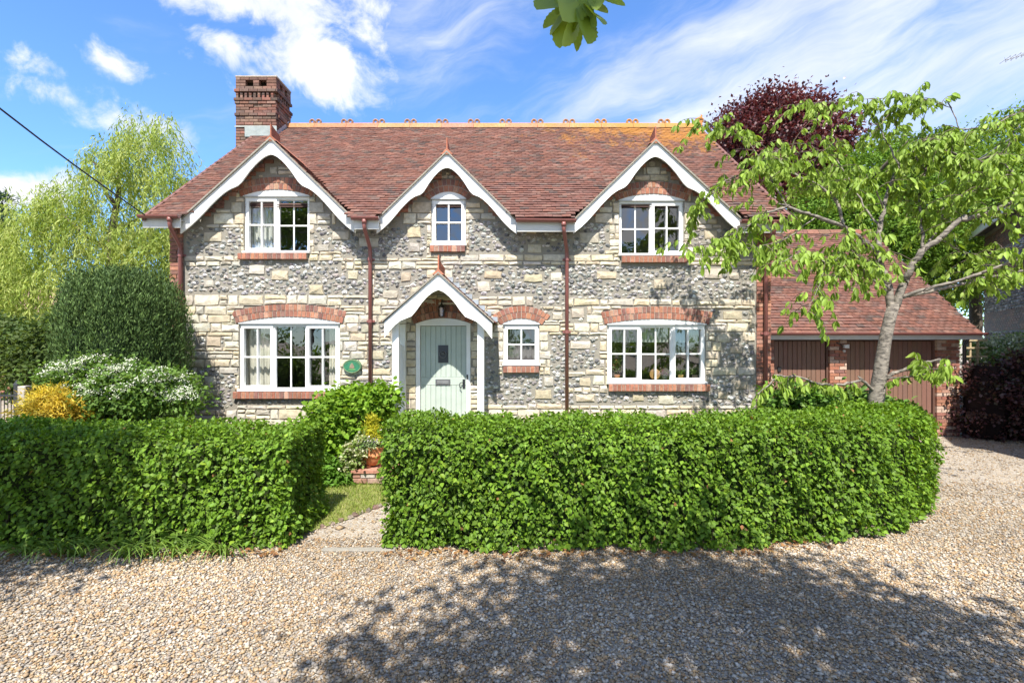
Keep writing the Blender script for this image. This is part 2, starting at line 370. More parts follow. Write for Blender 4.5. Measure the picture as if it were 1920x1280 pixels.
def arc_y(x, x0, x1, yspring, rise):         # px
    t = (x - (x0 + x1) / 2) / ((x1 - x0) / 2); return yspring - rise * (1 - t * t)
EXC = []                                     # exclusion rectangles in px (x0,x1,y0,y1)
for k, o in {**WIN, 'D': DOOR}.items():
    x0, x1 = o['x']; y0, y1 = o['y']; EXC.append((x0, x1, y0 - 4, y1 + (0 if k == 'D' else 2)))
    if 'sill' in o: s = o['sill']; EXC.append((s[0] - 1, s[1] + 1, s[2] - 2, s[3] + 1))
    n = 12; ex = 8
    for i in range(n):
        a0 = x0 - ex + (x1 - x0 + 2 * ex) * i / n; a1 = x0 - ex + (x1 - x0 + 2 * ex) * (i + 1) / n; m = (a0 + a1) / 2
        yy = arc_y(m, x0 - ex, x1 + ex, y0, o['rise']); EXC.append((a0, a1, yy - 25, y0 + 3))
QUOIN = [(318, 347), (1415, 1446)]
for q in QUOIN: EXC.append((q[0], q[1], 420, 830))

wall = part('wall', cottage)
# backing sheet with the openings cut out
ops = [(wpx(o['x'][0]), wpx(o['x'][1]), wpz(o['y'][1]), wpz(o['y'][0]) + .05) for o in {**WIN, 'D': DOOR}.values()]
xs = sorted({XL, XR, *[a for o in ops for a in o[:2]]}); zs = sorted({0.0, 4.32, *[a for o in ops for a in o[2:]]})
bk = MB()
for i in range(len(xs) - 1):
    for j in range(len(zs) - 1):
        cx, cz = (xs[i] + xs[i + 1]) / 2, (zs[j] + zs[j + 1]) / 2
        if cz > 4.32 or any(o[0] < cx < o[1] and o[2] < cz < o[3] for o in ops): continue
        bk.add([(xs[i], 0, zs[j]), (xs[i + 1], 0, zs[j]), (xs[i + 1], 0, zs[j + 1]), (xs[i], 0, zs[j + 1])], [(0, 1, 2, 3)])
for (x0, x1, z0, z1) in ops:                 # reveals
    bk.add([(x0, 0, z0), (x0, 0, z1), (x0, .3, z1), (x0, .3, z0)], [(0, 1, 2, 3)]); bk.add([(x1, 0, z0), (x1, 0, z1), (x1, .3, z1), (x1, .3, z0)], [(3, 2, 1, 0)])
    bk.add([(x0, 0, z0), (x1, 0, z0), (x1, .3, z0), (x0, .3, z0)], [(0, 1, 2, 3)]); bk.add([(x0, 0, z1), (x1, 0, z1), (x1, .3, z1), (x0, .3, z1)], [(3, 2, 1, 0)])
for gb, o in zip(GABLES, ('UL', 'UM', 'UR')):
    ox0, ox1, oz0, oz1 = [q for q in ops if abs(q[0] - wpx(WIN[o]['x'][0])) < .01][0]; zt = max(oz1, 4.33)
    (ax, az), (lx, lz), (rx_, rz) = gb['a'], gb['l'], gb['r']
    xl = lambda z: ax + (lx - ax) * (az - z) / (az - lz); xr = lambda z: ax + (rx_ - ax) * (az - z) / (az - rz)
    az2 = az - .03; zb = 4.32
    bk.add([(xl(zb + .03), 0, zb), (ox0, 0, zb), (ox0, 0, zt), (xl(zt + .03), 0, zt)], [(0, 1, 2, 3)])
    bk.add([(ox1, 0, zb), (xr(zb + .03), 0, zb), (xr(zt + .03), 0, zt), (ox1, 0, zt)], [(0, 1, 2, 3)])
    bk.add([(xl(zt + .03), 0, zt), (xr(zt + .03), 0, zt), (ax, 0, az2)], [(0, 1, 2)])
bk.build('mortar', M['grey_mortar'], wall)
sd = MB()                                    # plain brick sides and back
sd.add([(XL, 0, 0), (XL, 7.66, 0), (XL, 7.66, 4.3), (XL, RY, RZ - .1), (XL, 0, 4.5)], [(4, 3, 2, 1, 0)], (.36, .17, .11))
sd.add([(XR, 0, 0), (XR, 7.66, 0), (XR, 7.66, 4.3), (XR, RY, RZ - .1), (XR, 0, 4.5)], [(0, 1, 2, 3, 4)], (.36, .17, .11))
sd.add([(XL, 7.66, 0), (XR, 7.66, 0), (XR, 7.66, 4.3), (XL, 7.66, 4.3)], [(3, 2, 1, 0)], (.36, .17, .11))
sd.build('side_wall', M['brick'], wall)

FL = [(347, 452, 428, 480), (352, 452, 500, 553), (452, 640, 490, 553), (640, 690, 505, 553), (590, 770, 424, 472), (735, 800, 445, 484), (703, 800, 505, 560), (640, 735, 445, 484),
      (372, 420, 630, 652), (374, 412, 690, 735), (385, 440, 700, 768), (440, 640, 748, 760), (672, 735, 608, 624), (690, 735, 648, 690), (660, 735, 713, 726), (640, 700, 560, 572),
      (850, 1112, 497, 556), (880, 1135, 424, 476), (1000, 1062, 556, 575), (1015, 1060, 582, 600), (1032, 1062, 628, 705), (905, 1062, 702, 757), (908, 934, 632, 735), (1062, 1100, 575, 606),
      (1062, 1415, 498, 560), (1062, 1124, 628, 692), (1062, 1112, 706, 726), (1062, 1138, 735, 760), (1138, 1322, 734, 760), (1325, 1415, 704, 760), (1335, 1404, 581, 599), (1340, 1392, 624, 642), (1352, 1415, 642, 684),
      (1078, 1142, 418, 470), (1300, 1415, 452, 484), (905, 940, 412, 440), (1290, 1400, 430, 452), (760, 800, 420, 446), (880, 905, 412, 440)]
STRAY = []
for _ in range(260):
    f_ = random.choice(FL); w_s, h_s = random.uniform(18, 38), random.uniform(13, 19)
    if f_[1] - f_[0] < w_s + 14 or f_[3] - f_[2] < h_s + 2 or len(STRAY) >= 46: continue
    a = random.uniform(f_[0] + 3, f_[1] - w_s - 3); b = random.uniform(f_[2], f_[3] - h_s); q = (a, a + w_s, b, b + h_s)
    if any(q[0] < e[1] + 12 and q[1] > e[0] - 12 and q[2] < e[3] + 5 and q[3] > e[2] - 5 for e in STRAY + EXC): continue
    STRAY.append(q)
def trim(r, E, mw, mh):
    """what is left of rectangle r outside the rectangles E, as a list of rectangles"""
    todo = [(r, 0)]; out = []
    while todo:
        r, k = todo.pop()
        while k < len(E):
            e = E[k]
            if r[0] < e[1] and r[1] > e[0] and r[2] < e[3] and r[3] > e[2]:
                c = []; m0, m1 = r[2], r[3]
                if e[2] - r[2] >= mh: c.append((r[0], r[1], r[2], e[2])); m0 = e[2]
                if r[3] - e[3] >= mh: c.append((r[0], r[1], e[3], r[3])); m1 = e[3]
                if e[0] - r[0] >= mw: c.append((r[0], e[0], m0, m1))
                if r[1] - e[1] >= mw: c.append((e[1], r[1], m0, m1))
                todo += [(q, k + 1) for q in c]; break
            k += 1
        else: out.append(r)
    return out
def rake_px(y):
    """x intervals inside the gable walls at this height (px on the wall plane)"""
    Z = wpz(y); out = []
    for gb in GABLES:
        (ax, az), (lx, lz), (rx_, rz) = gb['a'], gb['l'], gb['r']
        if Z < az - .1: out.append((CX + (ax + (lx - ax) * (az - .06 - Z) / (az - lz)) * F / 9, CX + (ax + (rx_ - ax) * (az - .06 - Z) / (az - rz)) * F / 9))
    return out
def in_gable_px(x, y):
    """below the rake lines (wall plane)?"""
    X, Z = wpx(x), wpz(y)
    if Z < 4.34: return True
    for gb in GABLES:
        (ax, az), (lx, lz), (rx_, rz) = gb['a'], gb['l'], gb['r']
        zz = az - (az - lz) * (ax - X) / (ax - lx) if X < ax else az - (az - rz) * (X - ax) / (rx_ - ax)
        if lx < X < rx_ and Z < zz - .10: return True
    return False
def stone(x0, x1, z0, z1, col, d=.021):
    w_, h_ = x1 - x0, z1 - z0; jx, jz = min(.012, w_ * .06), min(.010, h_ * .1)
    ux = [x0, (x0 + x1) / 2 + random.uniform(-.2, .2) * w_, x1]; J = lambda a: random.uniform(-a, a)
    ring = [(x0, z0), (ux[1], z0), (x1, z0), (x1, (z0 + z1) / 2 + J(.2) * h_), (x1, z1), ((x0 + x1) / 2 + J(.2) * w_, z1), (x0, z1), (x0, (z0 + z1) / 2 + J(.2) * h_)]
    ring = [(a + J(jx) , b + J(jz)) for a, b in ring]; cx, cz = (x0 + x1) / 2, (z0 + z1) / 2
    v = [(a, .012, b) for a, b in ring]; ins = min(.009, h_ * .1)
    for a, b in ring:
        v.append((a + (ins if a < cx else -ins), -d * random.uniform(.7, 1.0), b + (ins if b < cz else -ins)))
    k = .26 * w_; v.append((cx - k, -d - random.uniform(.0, .014), cz + J(.25) * h_)); v.append((cx + k, -d - random.uniform(.0, .014), cz + J(.25) * h_))
    f = []
    for i in range(8): j = (i + 1) % 8; f.append((i, j, 8 + j, 8 + i))
    # fan: left centre 16 to ring points on left, right centre 17
    f += [(8, 9, 16), (9, 17, 16), (9, 10, 17), (10, 11, 17), (11, 12, 17), (12, 13, 17), (13, 16, 17), (13, 14, 16), (14, 15, 16), (15, 8, 16)]
    return MB().add(v, f, col)
stones = []
y = 292.0
while y < 806:
    h = random.choice((11, 13, 15, 17, 19, 21)); x = 346 + random.uniform(-20, 0)
    while x < 1416:
        wd = random.choice((16, 20, 26, 30, 36, 42, 48)); r = (x + .45, x + wd - .45, y + .35, y + h - .35); x += wd
        subs = [r]
        if h >= 15 and random.random() < .28: m = random.uniform(.35, .65) * h; subs = [(r[0], r[1], r[2], y + m - .6), (r[0], r[1], y + m + .6, r[3])]
        for s in subs:
            sub2 = [s]
            if wpz(s[2]) > 4.30:                # inside a gable: keep what lies between its raking bricks
                sub2 = [(max(s[0], a + 13 + random.uniform(0, 12)), min(s[1], b - 13 - random.uniform(0, 12)), s[2], s[3]) for a, b in rake_px(s[2])]
            for q0 in sub2:
              if q0[1] - q0[0] < 5: continue
              for q in trim(q0, EXC, 4, 4):
                for s_ in trim(q, FL, 6, 4.5):
                    cy_ = (s_[2] + s_[3]) / 2
                    if s_[0] < 346 or s_[1] > 1416: s_ = (max(s_[0], 347), min(s_[1], 1415), s_[2], s_[3])
                    if s_[1] - s_[0] < 4: continue
                    s_ = (s_[0] + .3, s_[1] - .3, s_[2] + .2, s_[3] - .2)
                    stones.append(((s_[1] - s_[0]) * (s_[3] - s_[2]) * (.3 if cy_ > 765 else 1), stone(wpx(s_[0]), wpx(s_[1]), wpz(s_[3]), wpz(s_[2]), pick(CREAM, .1))))
    y += h
for q in STRAY:
    if all(in_gable_px(x_, q[2]) for x_ in q[:2]): stones.append(((q[1] - q[0]) * (q[3] - q[2]), stone(wpx(q[0]), wpx(q[1]), wpz(q[3]), wpz(q[2]), tuple(.84 * c_ for c_ in pick(CREAM, .1)))))
stones.sort(key=lambda q: -q[0])
pieces('stone', [q[1] for q in stones], M['stone'], wall, 'small_stones')
def flint_mb(cx, cz, rw, rh, col):
    v = []; f = []; n = 7; rot = random.uniform(-.5, .5)
    for ring, (rr, dd) in enumerate(((1.0, .01), (.86, -.55), (.45, -.95))):
        for q in range(n):
            a = 2 * math.pi * q / n + ring * .3; jr = rr * random.uniform(.72, 1.16); px_, pz_ = math.cos(a) * jr * rw, math.sin(a) * jr * rh
            v.append((cx + px_ * math.cos(rot) - pz_ * math.sin(rot), .004 + dd * min(rw, rh) * random.uniform(.45, .75), cz + px_ * math.sin(rot) + pz_ * math.cos(rot)))
    v.append((cx + random.uniform(-.3, .3) * rw, -.62 * min(rw, rh), cz + random.uniform(-.3, .3) * rh))
    for r_ in range(2):
        for q in range(n): p = (q + 1) % n; f.append((r_ * n + q, r_ * n + p, (r_ + 1) * n + p, (r_ + 1) * n + q))
    f += [(2 * n + q, 2 * n + (q + 1) % n, 3 * n) for q in range(n)]
    mb = MB().add(v, f, col)
    for i in range(len(mb.C)):
        if random.random() < .35: k_ = random.uniform(.45, 2.1); mb.C[i] = tuple(min(.6, x * k_) for x in col)
    return mb
flints = []; grid_used = set()
for (x0, x1, y0, y1) in FL:
    yy = y0 + 4
    while yy < y1 - 2:
        xx = x0 + random.uniform(1, 9)
        while xx < x1 - 2:
            px_, py_ = xx + random.uniform(-2, 2), yy + random.uniform(-3.0, 3.0); key = (int(px_ // 4), int(py_ // 4))
            ok = key not in grid_used and not any(e[0] - 3 < px_ < e[1] + 3 and e[2] - 3 < py_ < e[3] + 3 for e in EXC) and not any(e[0] - 2 < px_ < e[1] + 2 and e[2] - 2 < py_ < e[3] + 2 for e in STRAY) and in_gable_px(px_, py_ - 4)
            step = random.uniform(7, 12.5)
            if ok:
                grid_used.add(key); rw = step * .52 * random.uniform(.75, 1.12); rh = min(5.0, rw * random.uniform(.5, .95))
                flints.append((rw * rh, flint_mb(wpx(px_), wpz(py_), rw * .0099, rh * .0099, pick(FLINT, .2))))
            xx += step
        yy += random.uniform(6.2, 7.4)
flints.sort(key=lambda q: -q[0])
pieces('flint', [q[1] for q in flints], M['flint'], wall, 'small_flints')
# corner bricks: alternate blocks of brick courses toothed into the stone
quo = []
for side, (q0, q1) in enumerate(QUOIN):
    yy = 424.0; c = 0
    while yy < 800:
        long_ = (c // 3) % 2 == 0; cols_ = [(q0 + 3, q1 - 2)] if not long_ else [(q0 + 3, (q0 + q1) / 2 - .5), ((q0 + q1) / 2 + .5, q1 - 1)]
        if long_ and c % 2: m = q0 + 8 + random.uniform(0, 12); cols_ = [(q0 + 3, m - .5), (m + .5, q1 - 1)]
        for a, b in cols_:
            if side == 0: a, b = q0 + q1 - b, q0 + q1 - a
            quo.append(MB().bbox(wpx(a), wpx(b), -.022 - random.uniform(0, .004), .01, wpz(yy + 6.9), wpz(yy + .4), .004, pick(BRICKS)))
        yy += 7.6; c += 1
yy = 300.0
while yy < 405:
    for a, b in rake_px(yy):
        for p, q in ((a, a + random.choice((11, 19))), (b - random.choice((11, 19)), b)):
            if b - a < 45: continue
            for t_ in trim((p, q, yy, yy + 7), EXC, 5, 4): quo.append(MB().bbox(wpx(t_[0]), wpx(t_[1]), -.02 - random.uniform(0, .004), .01, wpz(t_[3]), wpz(t_[2]), .004, pick(BRICKS)))
    yy += 7.6
pieces('brick', quo, M['brick'], wall, 'small_bricks')

# ---- windows
def arch_bricks(parent, x0, x1, yspring, rise, rings=2, ex=6, y_front=-.022, bw=7.7, h=11.6):
    """segmental arch, rings of bricks on edge; px on the wall plane"""
    X0, X1 = wpx(x0), wpx(x1); half = (X1 - X0) / 2; cx = (X0 + X1) / 2; rs = rise * .0099
    Rr = (half * half + rs * rs) / (2 * rs); cz = wpz(yspring) + rs - Rr; a_half = math.asin(half / Rr); hh = h * .0099
    for k in range(rings):
        r0 = Rr + k * (hh + .004) + .004; r1 = r0 + hh - .006; tot = 2 * (a_half + ex * .0099 / Rr * (1 + k * .35)); n = max(5, int(tot * r0 / (bw * .0099)) + k)
        for i in range(n):
            g_ = .0045 / r0; t0 = -tot / 2 + tot * i / n + g_; t1 = -tot / 2 + tot * (i + 1) / n - g_; yf = y_front - random.uniform(0, .005)
            pts = [(cx + r_ * math.sin(t), cz + r_ * math.cos(t)) for r_, t in ((r0, t0), (r0, t1), (r1, t1), (r1, t0))]
            mx_, mz_ = sum(p[0] for p in pts) / 4, sum(p[1] for p in pts) / 4; fr = [(mx_ + (p[0] - mx_) * .95, mz_ + (p[1] - mz_) * .96) for p in pts]
            v = [(a, .03, b) for a, b in pts] + [(a, yf + .004, b) for a, b in pts] + [(a, yf, b) for a, b in fr]; f = [(8, 9, 10, 11)]
            for q in range(4): p = (q + 1) % 4; f += [(q, p, 4 + p, 4 + q), (4 + q, 4 + p, 8 + p, 8 + q)]
            MB().add(v, f, pick(BRICKS, .15)).build('brick', M['brick'], parent)
def arch_bed(parent, x0, x1, yspring, rise, rings=2, ex=6, h=11.6):
    X0, X1 = wpx(x0), wpx(x1); half = (X1 - X0) / 2; cx = (X0 + X1) / 2; rs = rise * .0099; Rr = (half * half + rs * rs) / (2 * rs); cz = wpz(yspring) + rs - Rr; hh = h * .0099
    ah = math.asin(half / Rr) + ex * .0099 / Rr; top, bot = [], []
    for i in range(17): t = -ah + 2 * ah * i / 16; top.append((cx + (Rr + rings * (hh + .004) - .006) * math.sin(t), cz + (Rr + rings * (hh + .004) - .006) * math.cos(t))); bot.append((cx + (Rr + .008) * math.sin(t), cz + (Rr + .008) * math.cos(t)))
    MB().strip(top, bot, -.0145, .028, (.5, .45, .38)).build('mortar_bed', M['pale_mortar'], parent)
def fillet(parent, x0, x1, yspring, rise, y0=-.008, y1=.06, low=0):
    top = []; bot = []
    for i in range(17):
        x = x0 + (x1 - x0) * i / 16; top.append((wpx(x), wpz(arc_y(x, x0, x1, yspring, rise)) + .003)); bot.append((wpx(x), wpz(yspring + low)))
    MB().strip(top, bot, y0, y1, WHITE).build('arched_head', M['paint'], parent)
def window(key, sill_lip=True):
    o = WIN[key]; x0, x1 = (wpx(q) for q in o['x']); zt, zb = wpz(o['y'][0]), wpz(o['y'][1])
    wn = part('window', cottage)
    fy, fw = .028, .042; fr = MB()
    fr.box(x0, x0 + fw, fy, .12, zb + .001, zt - .022, WHITE).box(x1 - fw, x1, fy, .12, zb + .001, zt - .022, WHITE)
    fr.box(x0 + fw, x1 - fw, fy, .12, zt - .022 - fw, zt - .022, WHITE).box(x0 + fw, x1 - fw, fy, .12, zb + .001, zb + fw * 1.1, WHITE)
    n = len(o['units']); mull = .04; ux0, ux1 = x0 + fw, x1 - fw; uw = (ux1 - ux0 - mull * (n - 1)) / n; zl, zh = zb + fw * 1.1, zt - .022 - fw; uu = []
    for i in range(n):
        a = ux0 + i * (uw + mull)
        if i: fr.box(a - mull, a, fy + .001, .119, zl, zh, WHITE)
        uu.append((o['units'][i], a, a + uw))
    fr.build('frame', M['paint'], wn)
    fillet(wn, o['x'][0] - 1, o['x'][1] + 1, o['y'][0], o['rise'])
    MB().box(x0 - .012, x1 + .012, -.022, .08, zt - .020, zt - .001, (.55, .56, .57)).build('drip_bar', M['paint'], wn)
    for (typ, nc), a, b in uu:
        sw = .05 if typ == 'c' else .012; sy = .006 if typ == 'c' else .05; bar = .026
        if typ == 'c': a2, b2, l2, h2 = a - .012, b + .012, zl - .01, zh + .010
        else: a2, b2, l2, h2 = a, b, zl, zh
        s = MB(); s.box(a2, a2 + sw, sy, .08, l2, h2, WHITE).box(b2 - sw, b2, sy, .08, l2, h2, WHITE).box(a2 + sw, b2 - sw, sy, .08, h2 - sw, h2, WHITE).box(a2 + sw, b2 - sw, sy, .08, l2, l2 + sw * 1.25, WHITE)
        gx0, gx1, gz0, gz1 = a2 + sw, b2 - sw, l2 + sw * 1.25, h2 - sw; zm = (gz0 + gz1) / 2; xm = (gx0 + gx1) / 2
        s.box(xm - bar / 2, xm + bar / 2, sy + .01, .075, gz0, gz1, WHITE).box(gx0, xm - bar / 2, sy + .01, .075, zm - bar / 2, zm + bar / 2, WHITE).box(xm + bar / 2, gx1, sy + .01, .075, zm - bar / 2, zm + bar / 2, WHITE)
        s.build('sash' if typ == 'c' else 'fixed_light', M['paint'], wn)
        for cxa, cxb in ((gx0, xm - bar / 2), (xm + bar / 2, gx1)):
            for cza, czb in ((gz0, zm - bar / 2), (zm + bar / 2, gz1)):
                tx, tz = random.uniform(-.004, .004), random.uniform(-.004, .004); y_ = .07
                MB().add([(cxa, y_ - tx - tz, cza), (cxb, y_ + tx - tz, cza), (cxb, y_ + tx + tz, czb), (cxa, y_ - tx + tz, czb), (cxa, y_ + .004 - tx - tz, cza), (cxb, y_ + .004 + tx - tz, cza), (cxb, y_ + .004 + tx + tz, czb), (cxa, y_ + .004 - tx + tz, czb)], [(0, 1, 2, 3)]).build('pane', M['glass'], wn)
    if sill_lip: MB().bbox(x0 - .02, x1 + .02, -.06, .1, zb - .004, zb + .036, .008, WHITE).build('sill', M['paint'], wn)
    s = o['sill']; n = max(6, round((s[1] - s[0]) / 8.0)); st = (s[1] - s[0]) / n; xx = s[0]
    for i in range(n):
        MB().bbox(wpx(xx + .45), wpx(xx + st - .45), -.075 - random.uniform(0, .006), .05, wpz(s[3]), wpz(s[2] + .6), .005, pick(BRICKS, .15)).build('brick', M['brick'], wn); xx += st
    MB().box(wpx(s[0]) + .004, wpx(s[1]) - .004, -.066, .04, wpz(s[3]) + .005, wpz(s[2] + .6) - .006, (.42, .36, .3)).build('mortar_bed', M['pale_mortar'], wn)
    arch_bed(wn, o['x'][0], o['x'][1], o['y'][0], o['rise'])
    arch_bricks(wn, o['x'][0], o['x'][1], o['y'][0], o['rise'])
    # the room behind
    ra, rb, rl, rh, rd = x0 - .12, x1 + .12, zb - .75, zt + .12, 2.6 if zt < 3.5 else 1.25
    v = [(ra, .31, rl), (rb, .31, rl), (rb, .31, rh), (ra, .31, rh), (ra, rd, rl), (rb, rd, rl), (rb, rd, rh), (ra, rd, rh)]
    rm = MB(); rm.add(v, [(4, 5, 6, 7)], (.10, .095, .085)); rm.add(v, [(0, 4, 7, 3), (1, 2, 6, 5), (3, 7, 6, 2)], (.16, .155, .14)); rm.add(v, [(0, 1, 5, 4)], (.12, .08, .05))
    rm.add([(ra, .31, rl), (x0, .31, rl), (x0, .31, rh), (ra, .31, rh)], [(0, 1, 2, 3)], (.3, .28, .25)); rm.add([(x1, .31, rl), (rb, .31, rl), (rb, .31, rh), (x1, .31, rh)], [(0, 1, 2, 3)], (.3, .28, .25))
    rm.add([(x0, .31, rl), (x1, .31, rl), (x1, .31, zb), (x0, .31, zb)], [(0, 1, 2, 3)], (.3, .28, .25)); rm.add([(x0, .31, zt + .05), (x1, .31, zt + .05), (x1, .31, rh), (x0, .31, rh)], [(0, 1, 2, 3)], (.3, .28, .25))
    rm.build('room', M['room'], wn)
    return wn
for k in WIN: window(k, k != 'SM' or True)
def curtain(x0, x1, z0, z1, y, label, col=(.72, .67, .58), pleats=5, group=None, tie=0):
    n = pleats * 6; b = MB(); vv = []; 
    for zi, z in ((0, z0), (.5, (z0 + z1) / 2), (1, z1)):
        for i in range(n + 1):
            t = i / n; xx = x0 + (x1 - x0) * t; vv.append((xx, y + .022 * math.sin(t * pleats * 2 * math.pi + zi), z))
    f = [(r_ * (n + 1) + i, r_ * (n + 1) + i + 1, (r_ + 1) * (n + 1) + i + 1, (r_ + 1) * (n + 1) + i) for r_ in range(2) for i in range(n)]
    b.add(vv, f, col); return tag(b.build('curtain', M['fabric'], None, True), label, 'curtain', group)
def win_rect(k): o = WIN[k]; return wpx(o['x'][0]), wpx(o['x'][1]), wpz(o['y'][1]), wpz(o['y'][0])
x0, x1, z0, z1 = win_rect('LL')
curtain(x0 + .02, x0 + .50, z0 - .15, z1, .22, 'cream curtain at left side of the large lower left window'); curtain(x1 - .28, x1 - .02, z0 - .15, z1, .22, 'cream curtain at right side of the large lower left window')
x0, x1, z0, z1 = win_rect('UL')
curtain(x0 + .02, x0 + .42, z0 - .1, z1, .22, 'pale curtain inside the upper left window under the first gable', (.7, .69, .66))
x0, x1, z0, z1 = win_rect('SM')
curtain(x0 + .05, x1 - .02, z0, z1 - .04, .24, 'grey lace curtain behind the small window beside the porch', (.16, .16, .165), 6)
MB().box(x0 + .10, x0 + .21, .082, .086, z0 + .37, z0 + .41, (.75, .74, .7))
st = MB().box(x0 + .115, x0 + .22, .077, .081, z0 + .33, z0 + .375, (.75, .75, .73)).build('sticker', M['paint']); tag(st, 'small white sticker on the small window beside the porch', 'sticker')
x0, x1, z0, z1 = win_rect('LR')
for i in range(3):
    a = x0 + .06 + i * (x1 - x0 - .08) / 3
    curtain(a, a + (x1 - x0 - .1) / 3 - .03, z1 - .34, z1 - .05, .17, ['pale frilled valance in the left third of lower right window', 'pale frilled valance in the middle of lower right window', 'pale frilled valance in the right third of lower right window'][i], (.42, .46, .42), 8, 'valances in the kitchen window')
UMx = win_rect('UM')

# ---- front door
door = part('door', cottage)
dx0, dx1 = wpx(788), wpx(874); dzt, dzb = wpz(611), wpz(811); SAGE = (.43, .485, .43)
fr = MB(); fr.box(wpx(780), dx0 - .004, -.006, .12, dzb - .02, wpz(607), WHITE).box(dx1 + .004, wpx(882), -.006, .12, dzb - .02, wpz(607), WHITE).box(dx0 - .004, dx1 + .004, -.006, .12, dzt + .006, wpz(607), WHITE)
fr.build('frame', M['paint'], door); fillet(door, 779, 883, 607, 10, -.005, .1)
nb = 9; bwid = (dx1 - dx0) / nb
for i in range(nb):
    xa, xb = dx0 + i * bwid + .003, dx0 + (i + 1) * bwid - .003
    MB().bbox(xa, xb, .040, .085, wpz(708) + .002, dzt, .005, SAGE).build('board', M['paint'], door)
    MB().bbox(xa, xb, .040, .085, dzb, wpz(722) - .002, .005, SAGE).build('board', M['paint'], door)
MB().box(dx0, dx1, .050, .085, dzb, dzt, (.26, .33, .28)).build('backing', M['paint'], door)
MB().bbox(dx0, dx1, .036, .07, wpz(722), wpz(708), .004, SAGE).build('rail', M['paint'], door)
kx, kz = wpx(830.5), wpz(663); BLK = (.02, .02, .022)
kb = MB().bbox(wpx(821), wpx(840), .028, .045, wpz(680), wpz(647), .004, BLK); kb.build('knocker_plate', M['iron'], door)
kn = MB(); kn.tube([(kx + .062 * math.cos(t), .012, kz - .012 + .062 * math.sin(t)) for t in [2 * math.pi * q / 20 for q in range(21)]], .010, 6, (.09, .09, .095)); kn.lathe([(.0, -.03), (.03, -.02), (.036, .0), (.028, .02), (.0, .03)], (kx, .016, kz + .01), 10, (.09, .09, .095)); kn.build('knocker', M['iron'], door, True)
lb = MB().bbox(wpx(816), wpx(844), .024, .045, wpz(722), wpz(711), .004, (.10, .10, .105)); lb.bbox(wpx(819), wpx(841), .018, .03, wpz(720), wpz(714), .004, (.16, .16, .165)); lb.build('letterbox', M['iron'], door)
hd = MB().bbox(wpx(867), wpx(872), .026, .045, wpz(728), wpz(711), .003, BLK); hd.tube([(wpx(869), .02, wpz(717)), (wpx(865), -.01, wpz(717)), (wpx(862), -.01, wpz(719)), (wpx(862), -.01, wpz(725)), (wpx(865), -.01, wpz(727))], .008, 6, BLK); hd.build('handle', M['iron'], door)
bl = MB().bbox(wpx(874.8), wpx(877.6), -.014, .0, wpz(711), wpz(702), .003, (.03, .03, .03)); bl.build('bell_push', M['iron'], door)
arch_bricks(door, 780, 882, 606, 10, 3, 4, -.02)
MB().box(wpx(772), wpx(890), -.35, .1, .0, dzb - .021, (.42, .36, .3)).build('step', M['stone'], door)

# ---- gables: boards, little roofs
DROP = [(0, 28), (.03, 24.5), (.07, 21.5), (.12, 20), (.18, 20.5), (.24, 23), (.29, 27), (.33, 30), (.37, 30), (.41, 27), (.46, 23), (.52, 20.5), (.58, 20), (.66, 21), (.74, 23.5), (.82, 25.5), (.9, 25.5), (1, 23)]
def smooth_drop(t):
    for (a, b), (c, d) in zip(DROP, DROP[1:]):
        if a <= t <= c: u = (t - a) / (c - a); u = u * u * (3 - 2 * u) if False else u; return b + (d - b) * u
    return DROP[-1][1]
def bargeboard(parent, apex, end, y0, y1, scale, start=.0):
    top = []; bot = []
    for i in range(41):
        t = i / 40; x = apex[0] + (end[0] - apex[0]) * t; z = apex[1] + (end[1] - apex[1]) * t; top.append((x, z)); bot.append((x, z - smooth_drop(t) * scale))
    if end[0] < apex[0]: top, bot = top[::-1], bot[::-1]
    return MB().strip(top, bot, y0, y1, WHITE).build('bargeboard', M['paint'], parent)

